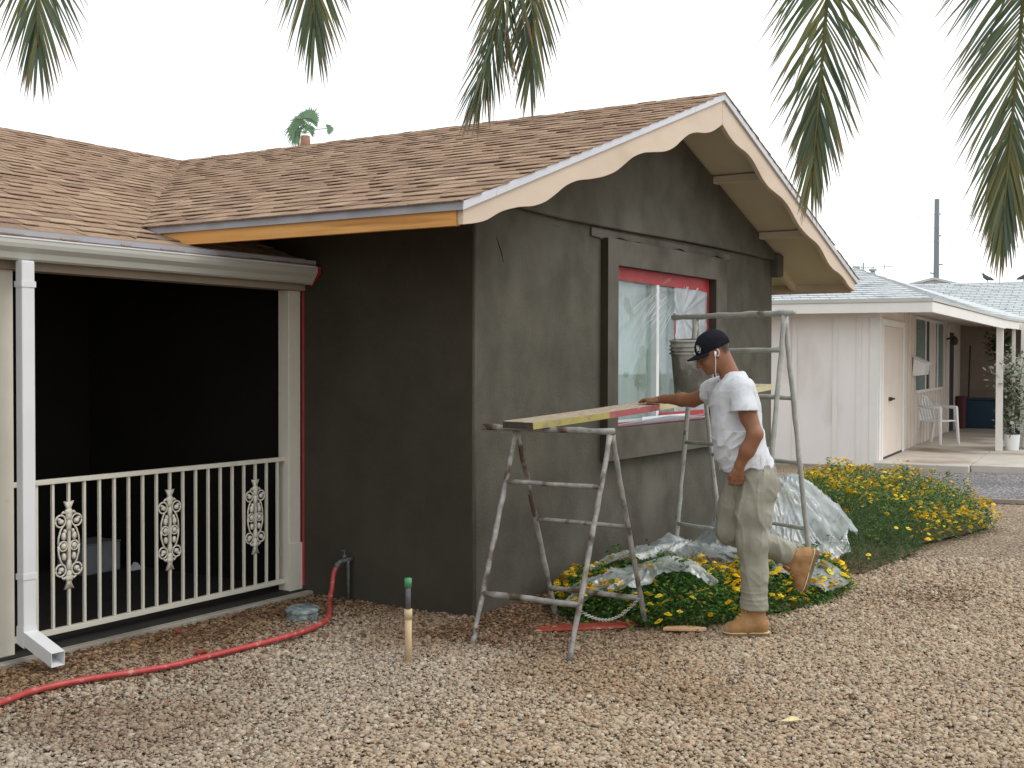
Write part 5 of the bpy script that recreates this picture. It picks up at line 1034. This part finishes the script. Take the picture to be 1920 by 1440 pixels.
# ================================================================== PALM OVER THE CAMERA
pt = thing('palm_tree', 'large palm whose feathery fronds hang down along the top edge of the photo', 'palm tree', (-7.3, -4.9, 0))
PC = Vector((0, 0, 3.55))
b = MB(); b.tube([(0, 0, -.2), (.02, 0, 1), (0, .03, 2.2), (0, 0, 3.5)], [.27, .22, .22, .28], 14)
for i in range(150):
    z = .15 + i * .022; a = i * 2.4; b.hexa([(Vector((.2 * math.cos(a + d_), .2 * math.sin(a + d_), z + e_))) for d_, e_ in ((-.3, 0), (.3, 0), (.25, .05), (-.25, .05))] + [(Vector((.29 * math.cos(a + d_), .29 * math.sin(a + d_), z + e_ + .04))) for d_, e_ in ((-.22, 0), (.22, 0), (.15, .05), (-.15, .05))])
b.build('trunk', M['bark'], pt)
def frond(tip, topd, sd_, wdt=1.0, dens=1.0, vis=True, brown=.25, side=None, ang=38):
    r = np.random.default_rng(sd_); tip = Vector(tip) - Vector((-7.3, -4.9, 0)); hang = Vector(topd) - Vector((-7.3, -4.9, 0))
    dirv = (hang - tip); up = dirv.normalized(); P3 = tip; P2 = tip + up * 1.75; out_ = Vector((tip.x, tip.y, 0)); P1 = PC + out_ * .45 + Vector((0, 0, 1.9)); P0 = PC
    bez = lambda t: P0 * (1 - t) ** 3 + P1 * 3 * t * (1 - t) ** 2 + P2 * 3 * t * t * (1 - t) + P3 * t ** 3
    ts = np.linspace(0, 1, 90); pts = [bez(t) for t in ts]; cum = [0]
    for i in range(1, 90): cum.append(cum[-1] + (pts[i] - pts[i - 1]).length)
    Lt = cum[-1]; b = MB(); b.tube(pts[::2] + [pts[-1]], [.020 * (1 - .9 * i / 45) + .0014 for i in range(46)], 6); fo = b.build('frond', M['frond_stem'], pt, True)
    V, F, T = [], [], []; s = Lt * .16; sp = .0105 / dens
    while s < Lt - .004:
        i = min(int(np.searchsorted(cum, s)), 89); q = (s - cum[i - 1]) / max(cum[i] - cum[i - 1], 1e-6); p = pts[i - 1].lerp(pts[i], q); tg = (pts[i] - pts[i - 1]).normalized()
        sv = Vector((-out_.y, out_.x, 0)).normalized()
        if side is not None: sv = (sv + out_.normalized() * side).normalized()
        nv = tg.cross(sv).normalized(); rem = (Lt - s) / Lt
        ln = wdt * min(.42, .15 + .80 * rem ** .75) * r.uniform(.85, 1.1)
        for sg in (-1, 1):
            an = rad(r.normal(ang, 6.5)) * min(1, .05 + (rem * 9) ** .6); d0 = (tg * math.cos(an) + sv * sg * math.sin(an) + nv * r.normal(.06, .16)).normalized()
            w = .0044 * r.uniform(.7, 1.35); col = np.array([(.075, .095, .035), (.06, .085, .04), (.10, .105, .04), (.05, .075, .045)])[r.integers(0, 4)] * r.uniform(.8, 1.25); brn = r.random() < brown
            base = len(V); k = 5; c = p.copy(); dd = d0.copy(); wv = dd.cross(nv).normalized()
            wv = (wv + nv * r.uniform(-.5, .5)).normalized()
            for j in range(k + 1):
                u = j / k; ww = w * (1 - u ** 2.2) * (.55 + .9 * u if u < .5 else 1) + .0005; V += [tuple(c - wv * ww), tuple(c + nv * ww * .35), tuple(c + wv * ww)]
                cc = col * (1 - u * .1) if not brn or u < .7 else np.array((.13, .09, .05)); cc = cc if u < .9 else np.array((.16, .11, .055)); T += [cc] * 3
                c = c + dd * (ln / k); dd = (dd + Vector((0, 0, -.055)) + sv * sg * -.005).normalized()
            for j in range(k): a = base + j * 3; F += [(a, a + 3, a + 4, a + 1), (a + 1, a + 4, a + 5, a + 2)]
        s += sp * r.uniform(.7, 1.3) * (1 if rem > .05 else .6)
    o = np_mesh('leaflets', np.array(V), np.array(F), M['frond'], np.array(T) * np.array((2.5, 2.4, 2.9)), parent=fo); o['kind'] = 'stuff'
M['frond_stem'] = mat('frond_stem', (.16, .17, .07), (.12, .12, .05), 8, .6)
frond((-3.66, -.81, 2.57), (-3.66, -.81, 2.82), 11, 1.3, .5, brown=.3, ang=44)
frond((-3.19, -1.55, 2.63), (-3.19, -1.54, 2.82), 12, 1.2, .6, brown=.12, ang=42)
frond((-2.93, -2.00, 2.43), (-2.85, -2.10, 2.86), 13, 1.1, 1.0, brown=.5, side=.9)
frond((-2.83, -2.13, 2.48), (-2.81, -2.14, 2.82), 14, 1.0, .5, brown=.2)
frond((-2.36, -2.89, 2.18), (-2.31, -2.93, 2.83), 15, 1.12, .85, brown=.12)
frond((-2.03, -3.40, 2.03), (-1.98, -3.45, 2.84), 16, 1.25, .85, brown=.2)
frond((-1.95, -3.60, 2.45), (-1.91, -3.63, 2.90), 17, 1.0, .9, brown=.2)
for i in range(9):          # the rest of the crown, behind the camera
    a = rad(75 + 30 * i) + .1; x, y = -7.3 + 3.6 * math.cos(a), -4.9 + 3.6 * math.sin(a); frond((x, y, 2.1 + .25 * (i % 3)), (x, y, 2.9), 30 + i, 1.0, .28)

# distant fan palm
fp = thing('fan_palm', 'small distant fan palm rising above the brown roof ridge', 'palm tree', (46.8, 43.7, 0))
b = MB(); b.tube([(0, 0, 0), (.1, 0, 7), (0, 0, 13.2), (-.02, 0, 14.0), (0, 0, 14.65)], [.32, .24, .2, .31, .26], 10); b.build('trunk', mat('fan_palm_trunk', (.24, .12, .08), (.32, .18, .12), 3, .95), fp, True)
rr_ = Vector((.5353, -.8446, 0)); r = random.Random(5)
def fan(dx, dz, L_, sz, az2=0, droop=.35):
    b = MB(); c0 = Vector((0, 0, 14.8)); c = c0 + rr_ * dx * L_ + Vector((0, 0, dz * L_)) + Vector((.84, .53, 0)) * az2; b.tube([c0, c0.lerp(c, .5) + Vector((0, 0, .08)), c], .025, 5); dv = (c - c0).normalized()
    sv = dv.cross(Vector((.84, .53, .1))).normalized()
    for k in range(17):
        a = rad(-95 + 190 * k / 16); e = (dv * math.cos(a) + sv * math.sin(a)).normalized(); ln = sz * (1 - .25 * abs(math.sin(a))) * r.uniform(.85, 1.1); tip_ = c + e * ln + Vector((0, 0, -droop * ln)); md = c + e * ln * .55; wv = e.cross(Vector((.84, .53, 0))).normalized() * .055
        b.add([c, md + wv, tip_, md - wv], [(0, 1, 2, 3)])
    b.build('frond', mat('fan_leaf', (.15, .26, .15), (.20, .32, .20), 2, .7) if 'fan_leaf' not in bpy.data.materials else bpy.data.materials['fan_leaf'], fp)
for a_ in ((-.95, .25, .65, .75, 0, .5), (-.6, .85, .75, .8, .2, .3), (-.15, 1, .8, .75, 0, .2), (.35, .95, .9, .8, -.1, .1), (-.8, -.15, .6, .7, .1, .6), (-.35, .55, .7, .8, -.3, .3), (.1, .6, .6, .7, .3, .3), (-.5, .2, .6, .7, .2, .6), (.45, .8, .8, .6, 0, .1), (.2, 1.1, .9, .6, 0, .1), (.3, .4, .5, .5, .2, .5)): fan(*a_)
fan(.95, .22, 1.35, .45, 0, .3)

# ================================================================== NEIGHBOUR
NH = thing('neighbour_house', 'pale pinkish board-and-batten house with grey shingle roof beyond the flowers', 'house', (11.879, .821, 0), math.atan2(.1012, .9949))
def nbx(name, x0, x1, u0, u1, z0, z1, m, parent=NH, bevel=0): return box(name, x0, x1, -u1, -u0, z0, z1, m, parent, bevel)   # u grows towards the right of the picture
# front face x=0, running left (u negative); one board panel between battens
edges = [-8.0, -7.0, -6.0, -5.0, -4.0, -3.1, -2.48, -1.86, -1.24, -.63, -.28]
for a, c in zip(edges[:-1], edges[1:]): nbx('wall_panel', .0, .12, a + .002, c - .002, -.2, 2.30, M['nb_wall'])
nbx('wall_panel', 0, .12, -.278, -.0, -.2, 2.30, M['nb_wall'])
for a in edges[1:]: nbx('batten', -.022, -.0, a - .035, a + .035, -.05, 2.245, M['nb_trim'], bevel=.003)
nbx('corner_board', -.026, -.0, -.12, .0, -.05, 2.245, M['nb_trim'], bevel=.003)
nbx('top_trim', -.024, -.0, -8, .0, 2.247, 2.305, M['nb_trim'])
# porch wall u=0 along x
nbx('porch_wall', .12, 10.8, -.12, -.0, -.05, 2.44, M['nb_peach'])
nbx('corner_board', .0, .14, 0.0, .026, .10, 2.30, M['nb_trim'])
d_ = link('door', None, NH)
nbx('door_leaf', .27, 2.12, .001, .02, .13, 2.12, M['nb_peach'], d_)
nbx('door_frame', .14, .26, .001, .04, .10, 2.22, M['nb_trim'], d_); nbx('door_frame', 2.13, 2.28, .001, .04, .10, 2.22, M['nb_trim'], d_); nbx('door_frame', .26, 2.13, .001, .04, 2.125, 2.22, M['nb_trim'], d_)
nbx('door_threshold', .27, 2.12, .001, .03, .095, .125, M['nb_dark'], d_)
b = MB(); b.tube([(.85, -.02, 1.0), (.85, -.07, 1.0)], .03, 8); b.tube([(.85, -.07, 1.0), (1.05, -.07, 1.0)], .018, 8); b.build('handle', M['nb_dark'], d_)
for i in range(16):
    x = 2.45 + i * .40
    if x < 8.2: 
        if 3.75 < x < 7.45: nbx('board_strip', x, x + .06, .001, .018, .1, 1.0, M['nb_peach'])
        else: nbx('board_strip', x, x + .06, .001, .018, .1, 2.4, M['nb_peach'])
w_ = link('window', None, NH)
nbx('frame', 3.82, 7.40, .001, .03, 1.02, 1.07, M['nb_trim'], w_); nbx('frame', 3.82, 7.40, .001, .03, 2.33, 2.38, M['nb_trim'], w_)
nbx('pane', 4.8, 6.6, .001, .012, 1.07, 2.33, M['nb_dark'], w_)
for x in (4.8, 5.45, 6.1, 6.5): nbx('mullion', x, x + .12, .001, .035, 1.07, 2.33, M['nb_trim'], w_)
nbx('curtain', 5.6, 6.1, .013, .02, 1.07, 2.33, M['nb_peach'], w_)
for x0, x1 in ((3.85, 4.78), (6.62, 7.38)):
    s_ = nbx('shutter', x0, x1, .002, .028, 1.02, 2.35, M['nb_shutter'], NH)
    for k in range(14): nbx('louvre', x0 + .08, x1 - .08, .029, .040, 1.08 + k * .088, 1.08 + k * .088 + .045, M['nb_shutter'], s_)
nbx('dark_door', 8.4, 9.25, .001, .03, .10, 2.2, M['nb_dark']); nbx('door_trim', 8.25, 8.39, .001, .04, .1, 2.28, M['nb_trim'])
nbx('back_wall', 10.8, 10.95, -1, 3.4, 0, 2.9, M['nb_block'])
for k in range(12): nbx('block_course', 10.785, 10.80, .0, 3.4, .12 + k * .2, .30 + k * .2, M['nb_block'])
# patio slab with joints
for x0, x1, u0, u1 in ((-.30, 3.3, .0, 1.30), (-.05, 3.3, 1.31, 3.4), (.4, 3.3, 3.41, 7), (3.31, 10.8, 0, 3.4)):
    nbx('slab', x0, x1, u0, u1, -.1, .098, M['nb_slab'], NH, .01)
nbx('foundation', -.10, .0, -8, .0, -.1, .02, M['concrete'])
def q3(x, u, z): return (x, -u, z)
# roof planes (with thickness)
def plane(name, pts, m, th=.05, parent=NH): b = MB(); b.prism([q3(*p) for p in pts], (0, 0, -th)); return b.build(name, m, parent)
E0, E1, E2 = (-.45, .80, 2.475), (3.0, 1.50, 2.30), (8.2, 2.10, 2.30)
AP = (3.0, -.94, 3.20); AP2 = (9.5, -.94, 3.22)
rf = plane('roof', [(-.45, -9, 2.50), E0, AP, (3.0, -9, 3.22)], M['nb_roof'])
plane('roof', [E0, E1, AP], M['nb_roof']); plane('roof', [E1, E2, AP2, AP], M['nb_roof'])
plane('roof', [(8.4, -3, 2.44), (8.4, 9, 2.44), (12.6, 9, 3.475), (12.6, -3, 3.475)], M['nb_roof'])
plane('roof', [(12.6, -3, 3.475), (12.6, 9, 3.475), (16.6, 9, 2.44), (16.6, -3, 2.44)], M['nb_roof'])
# shingle tabs on the visible planes
def tabs(A, B, C, D_, rows, cols, lift=.004):   # bilinear patch A(eave left) B(eave right) C(top right) D(top left)
    A, B, C, D_ = (Vector(q3(*p)) for p in (A, B, C, D_)); b = MB(); rr = random.Random(rows)
    nrm = (B - A).cross(D_ - A).normalized()
    if nrm.z < 0: nrm = -nrm
    for i in range(rows):
        for j in range(cols):
            if (C - D_).length < .2 and j > cols: continue
            off = (i % 2) * .5; u0, u1 = (j + off) / cols + .03 / cols, min((j + 1 + off) / cols, 1) - .03 / cols; v0, v1 = i / rows, (i + .93) / rows
            if u0 >= 1 or u1 <= u0: continue
            P = lambda u, v_: (A.lerp(B, u)).lerp(D_.lerp(C, u), v_)
            a = [P(u0, v0), P(u1, v0), P(u1, v1), P(u0, v1)]; h0 = nrm * (.016 + rr.uniform(0, .004)); h1 = nrm * .006
            b.add([a[0] + nrm * .001, a[1] + nrm * .001, a[2] + nrm * .001, a[3] + nrm * .001, a[0] + h0, a[1] + h0, a[2] + h1, a[3] + h1], [(4, 5, 6, 7), (0, 1, 5, 4), (1, 2, 6, 5), (3, 0, 4, 7)])
    return b
o = tabs((-.46, -4, 2.495), E0, AP, (3.0, -4, 3.21), 17, 17).build('shingles', M['nb_roof'], rf); o['kind'] = 'stuff'
o = tabs(E1, E2, AP2, AP, 14, 20).build('shingles', M['nb_roof'], rf); o['kind'] = 'stuff'
o = tabs(E0, E1, (3.0, -.90, 3.2), AP, 14, 12).build('shingles', M['nb_roof'], rf); o['kind'] = 'stuff'
o = tabs((8.4, -3, 2.45), (8.4, 9, 2.45), (12.6, 9, 3.485), (12.6, -3, 3.485), 22, 40).build('shingles', M['nb_roof'], rf); o['kind'] = 'stuff'
# fascia, soffit, beam
def board(name, p, q, h, m, th=.04, dz=0):
    a, c = Vector(q3(*p)) + Vector((0, 0, dz)), Vector(q3(*q)) + Vector((0, 0, dz)); n_ = (c - a).cross(Vector((0, 0, 1))).normalized() * th
    b = MB(); b.hexa([a - Vector((0, 0, h)), c - Vector((0, 0, h)), c - Vector((0, 0, h)) - n_, a - Vector((0, 0, h)) - n_, a, c, c - n_, a - n_]); return b.build(name, m, NH)
board('fascia_board', (-.47, -9, 2.45), (-.47, .82, 2.43), .145, M['nb_trim']); board('fascia_board', (-.47, .82, 2.43), (3.0, 1.53, 2.27), .145, M['nb_trim']); board('fascia_board', (3.003, 1.53, 2.27), (8.2, 2.13, 2.27), .13, M['nb_trim'])
board('roof_edge', (-.485, -9, 2.505), (-.485, .83, 2.485), .052, M['gutter'], .06); board('roof_edge', (-.485, .83, 2.485), (3.0, 1.55, 2.315), .042, M['gutter'], .06); board('roof_edge', (3.003, 1.55, 2.315), (8.2, 2.15, 2.315), .042, M['gutter'], .06)
plane('soffit', [(-.43, -9, 2.32), (-.43, .78, 2.32), (.0, .85, 2.31), (0, -9, 2.32)], M['nb_trim'], .01)
plane('porch_ceiling', [(0, .01, 2.42), (-.42, .78, 2.38), (3.0, 1.48, 2.24), (8.2, 2.08, 2.24), (10.8, 2.3, 2.24), (10.8, .01, 2.42)], M['nb_peach'], .01)
nbx('porch_post', 3.04, 3.15, 1.385, 1.49, .1, 2.26, M['nb_trim'])
for i, (a, c) in enumerate(((1.545, 1.60), (1.69, 1.745), (1.83, 1.89), (1.98, 2.04), (2.14, 2.2), (2.3, 2.36))): nbx('screen_post', 4.2, 4.27, a, c, .1, 2.24, M['nb_trim'])
nbx('screen_wall', 6.6, 6.7, 1.75, 4.2, .1, 2.24, M['nb_block'])
# roof vents and a mast
for x, u, z, h in ((6, -1.45, 3.22, .20), (6, -1.13, 3.22, .14)):
    b = MB(); b.tube([q3(x, u, z - .3), q3(x, u, z + h)], .045, 10); b.tube([q3(x, u, z + h), q3(x, u, z + h + .05)], .075, 10); b.build('roof_vent', M['nb_roof'], NH, True)
b = MB(); b.tube([q3(6.2, -1.35, 3.1), q3(6.2, -1.35, 3.55)], .012, 5)
for k in range(4): b.tube([q3(6.2, -1.75 + k * .05, 3.44), q3(6.2, -.75, 3.46)], .006, 4) if k == 0 else b.tube([q3(6.2, -1.6 + k * .22, 3.40), q3(6.2, -1.6 + k * .22, 3.52)], .006, 4)
b.build('antenna', M['pole'], NH)
# small gabled house far behind
fh = thing('gabled_house', 'small white gable with a vent peeking over the pale roof', 'house', (11.879, .821, 0), math.atan2(.1012, .9949))
b = MB(); b.prism([q3(20, -2.6, 0), q3(20, -1.0, 0), q3(20, -1.0, 3.85), q3(20, -1.73, 4.06), q3(20, -2.6, 3.87)], (3, 0, 0)); b.build('wall', M['nb_trim'], fh)
b = MB(); b.strip_prism([q3(19.8, -2.9, 3.86), q3(19.8, -1.73, 4.13), q3(19.8, -.75, 3.86)], [q3(19.8, -2.9, 3.80), q3(19.8, -1.73, 4.06), q3(19.8, -.75, 3.80)], (3.4, 0, 0)); b.build('roof', M['nb_roof'], fh)
b = MB(); b.prism([q3(19.95, -1.83, 3.90), q3(19.95, -1.63, 3.90), q3(19.95, -1.73, 3.97)], (.04, 0, 0)); b.build('vent', M['nb_dark'], fh)
# things in front of and on the neighbour's house: placed in world space from its local frame
ca_, sa_ = .9949, .1012
def nw(x, u, z): return (11.879 + x * ca_ + u * sa_, .821 + x * sa_ - u * ca_, z)
NA = math.atan2(.1012, .9949)
ch = thing('plastic_chair', 'white plastic garden chair on the neighbouring porch beside the green shutters', 'chair', nw(4.35, .30, .10), rad(158))
def leg(x0, y0, x1, y1, z1): return MB().hexa([(x0 - .018, y0 - .018, 0), (x0 + .018, y0 - .018, 0), (x0 + .018, y0 + .018, 0), (x0 - .018, y0 + .018, 0), (x1 - .032, y1 - .03, z1), (x1 + .032, y1 - .03, z1), (x1 + .032, y1 + .03, z1), (x1 - .032, y1 + .03, z1)])
for sx in (-1, 1):
    leg(sx * .27, .26, sx * .235, .22, .66).build('leg', M['plastic_white'], ch, bevel=.006); leg(sx * .25, -.30, sx * .22, -.22, .44).build('leg', M['plastic_white'], ch, bevel=.006)
    b = MB(); b.tube([(sx * .235, .24, .655), (sx * .275, .05, .665), (sx * .255, -.18, .68), (sx * .22, -.26, .78)], [.03, .028, .026, .02], 8); b.build('armrest', M['plastic_white'], ch, True)
b = MB(); b.box(-.24, .24, -.22, .24, .405, .435); b.build('seat', M['plastic_white'], ch, bevel=.012); b = MB()
for k in range(5): x = -.16 + k * .08; b.hexa([(x - .022, -.225, .43), (x + .022, -.225, .43), (x + .022, -.215, .43), (x - .022, -.215, .43), (x - .02, -.345, .82), (x + .02, -.345, .82), (x + .02, -.33, .82), (x - .02, -.33, .82)])
b.build('back_slats', M['plastic_white'], ch); b = MB(); b.tube([(-.23, -.22, .44), (-.25, -.30, .68), (-.17, -.345, .83), (0, -.35, .86), (.17, -.345, .83), (.25, -.30, .68), (.23, -.22, .44)], .022, 8); b.build('back_frame', M['plastic_white'], ch, True)
mb_ = thing('wall_mailbox', 'white mailbox on the porch wall left of the green shutter', 'mailbox', nw(3.45, .02, 1.33), NA)
b = MB(); b.prism([(-.2, -.0, 0), (-.2, -.20, .02), (-.2, -.22, .22), (-.2, -.02, .32)], (.55, 0, 0)); b.build('body', M['plastic_white'], mb_, bevel=.01); b = MB(); b.prism([(-.22, -.23, .22), (-.22, -.0, .335), (-.22, -.0, .345), (-.22, -.24, .235)], (.59, 0, 0)); b.build('lid', M['plastic_white'], mb_); b = MB(); b.tube([(.4, -.2, .2), (.62, -.24, .22), (.75, -.2, .2)], .012, 5); b.build('newspaper_hook', M['plastic_white'], mb_)
lp = thing('porch_lamp', 'small wall lamp beside the dark door of the neighbouring porch', 'lamp', nw(8.05, .02, 2.05), NA)
b = MB(); b.tube([(0, 0, 0), (0, -.12, .03)], .02, 6); b.build('arm', M['nb_dark'], lp); b = MB(); b.lathe([(.03, .06), (.08, -.02), (.06, -.12), (0, -.13)], (0, -.15, 0), 8); b.build('lantern', M['nb_dark'], lp)
tb = thing('storage_tub', 'dark blue plastic tub at the back of the neighbouring porch', 'tub', nw(10.35, .42, .1), NA)
b = MB(); b.hexa([(-.2, -.42, 0), (.2, -.42, 0), (.2, .30, 0), (-.2, .30, 0), (-.24, -.47, .62), (.24, -.47, .62), (.24, .34, .62), (-.24, .34, .62)]); b.build('body', M['tub'], tb, bevel=.02); b = MB(); b.box(-.26, .26, -.50, .37, .622, .67); b.build('lid', M['tub'], tb, bevel=.015)
br = thing('broom', 'broom leaning on the back wall above the blue tub', 'broom', nw(10.5, .20, .1), NA); b = MB(); b.tube([(0, 0, .2), (.2, -.02, 1.85)], .018, 6); b.build('handle', M['nb_dark'], br); b = MB(); b.hexa([(-.04, -.15, 0), (.04, -.15, 0), (.04, .15, 0), (-.04, .15, 0), (-.02, -.05, .25), (.02, -.05, .25), (.02, .05, .25), (-.02, .05, .25)]); b.build('bristles', M['nb_dark'], br)
bn = thing('small_bin', 'dark red bin standing in the corner left of the blue tub', 'bin', nw(9.9, .12, .1), NA); b = MB(); b.lathe([(0, 0), (.10, 0), (.12, .7), (.10, .72), (0, .70)], n=12); b.build('bin', mat('dark_red_bin', (.09, .03, .03), None, rough=.5), bn)
def potted(name, label, loc, hgt, rx, n, size, pal, pot_m, pot=(.15, .2), base=0., seed=1):
    rg = np.random.default_rng(seed); t = thing(name, label, 'potted plant', loc)
    if pot: b = MB(); b.lathe([(0, base), (pot[0] * .8, base), (pot[0], base + pot[1]), (pot[0] * .85, base + pot[1]), (pot[0] * .8, base + pot[1] - .03), (0, base + pot[1] - .03)], n=16); b.build('pot', pot_m, t)
    st_ = []; b = MB()
    for i in range(9):
        a = rg.uniform(0, 6.28); rr = rx * rg.uniform(.1, .8); z1 = base + hgt * rg.uniform(.6, 1.0); p = spline([(0, 0, base + .1), (rr * .4 * math.cos(a), rr * .4 * math.sin(a), base + hgt * .45), (rr * math.cos(a), rr * math.sin(a), z1)], 6); b.tube(p, .007, 4); st_ += p[3:]
    b.build('stems', M['bark'], t)
    P = np.array([tuple(st_[i]) for i in rg.integers(0, len(st_), n)]) + rg.normal(0, .085, (n, 3)) * [1, 1, 1.1]; az, el = rg.uniform(0, 6.28, n), rg.uniform(-.6, 1, n); ln = size * rg.uniform(.6, 1.3, n)
    dr = np.stack([np.cos(az) * np.cos(el), np.sin(az) * np.cos(el), np.sin(el)], 1) * ln[:, None]; sv = np.stack([-np.sin(az), np.cos(az), rg.uniform(-.4, .4, n)], 1) * (ln * .28)[:, None]
    V = np.stack([P, P + dr * .5 + sv, P + dr, P + dr * .5 - sv], 1).reshape(-1, 3); F = np.arange(4 * n).reshape(-1, 4); c = np.array(pal)[rg.integers(0, len(pal), n)] * rg.uniform(.8, 1.2, (n, 1)); o = np_mesh('leaves', V, F, M['leaf'], np.repeat(c, 4, 0), parent=t); o['kind'] = 'stuff'; return t
VP_ = [(.52, .55, .50), (.40, .45, .38), (.10, .16, .07), (.14, .20, .10), (.60, .62, .58)]
potted('potted_shrub', 'tall shrub with whitish variegated leaves in a white pot beside the porch post', nw(3.35, 1.62, .10), 1.75, .34, 900, .10, VP_, M['plastic_white'], (.13, .26), 0, 2)
potted('potted_shrub', 'second variegated shrub at the right edge behind the white pot', nw(3.9, 2.0, .10), 1.65, .34, 700, .10, VP_, M['nb_dark'], (.18, .35), 0, 3)
potted('hanging_plant', 'dark trailing plant hanging under the porch roof left of the post', nw(6.0, 1.22, 0), .42, .28, 260, .12, [(.03, .05, .02), (.05, .07, .03)], M['nb_dark'], (.12, .12), 1.62, 4)
potted('potted_palm', 'dark green leafy plant standing behind the porch post', nw(7.2, 1.45, .10), 1.35, .35, 420, .16, [(.03, .07, .02), (.05, .10, .035), (.20, .05, .02)], M['nb_dark'], (.18, .3), 0, 5)
# pigeons on the far ridge
for i, (u, lab, fl) in enumerate(((.40, 'dark pigeon perched on the pale roof ridge, further from the edge', 1), (1.2, 'dark pigeon on the pale roof ridge at the right edge of the photo', -1))):
    p = thing('pigeon', lab, 'bird', nw(12.6, u, 3.49), NA + (math.pi / 2 if fl > 0 else -math.pi / 2), 'pigeons on the roof ridge')
    b = MB(); b.tube([(-.15, 0, .05), (-.09, 0, .075), (0, 0, .10), (.06, 0, .14), (.085, 0, .19), (.105, 0, .215)], [.012, .035, .055, .05, .028, .026], 10); b.build('body', M['bird'], p, True)
    b = MB(); b.tube([(.125, 0, .215), (.155, 0, .207)], [.012, .003], 6); b.build('beak', M['nb_dark'], p); b = MB(); b.tube([(.0, .02, .05), (.0, .02, 0)], .008, 5); b.tube([(.0, -.02, .05), (.0, -.02, 0)], .008, 5); b.build('legs', M['nb_dark'], p)
# utility pole and wires
up_ = thing('utility_pole', 'tall thin grey pole far behind the pale house', 'pole', (50.85, 8.95, 0))
MB().tube([(0, 0, 0), (.02, 0, 9.02)], [.16, .11], 10).build('mast', M['pole'], up_)
for z, w in ((5.1, .35), (5.6, -.3), (6.0, .3), (7.3, .2), (8.3, .2)):
    b = MB(); v_ = Vector((.5353, -.8446, 0)) * w; b.tube([(0, 0, z), tuple(v_ + Vector((0, 0, z + .05)))], .03, 5); b.build('bracket', M['pole'], up_)
M['wire'] = mat('pale_wire', (.50, .56, .60), None, rough=.8)
for i, ((a, c, e), lb) in enumerate(zip((((61.16, 20.84, 9.27), (50.89, 9.0, 8.33), (45.98, 3.63, 7.52)), ((61.15, 20.83, 8.49), (50.88, 8.99, 7.69), (45.97, 3.62, 6.92)), ((61.15, 20.83, 8.18), (50.87, 8.98, 7.1), (45.96, 3.62, 6.2))), ('topmost faint power line crossing behind the pole', 'middle faint power line crossing behind the pole', 'lowest faint power line crossing behind the pole'))):
    b = MB(); b.tube(spline([a, ((a[0] + c[0]) / 2, (a[1] + c[1]) / 2, (a[2] + c[2]) / 2 - .25), c, ((e[0] + c[0]) / 2, (e[1] + c[1]) / 2, (e[2] + c[2]) / 2 - .12), e], 6), .012, 4); tag(b.build('power_line', M['wire']), lb, 'power line', 'power lines')
print('objects', len(bpy.data.objects))
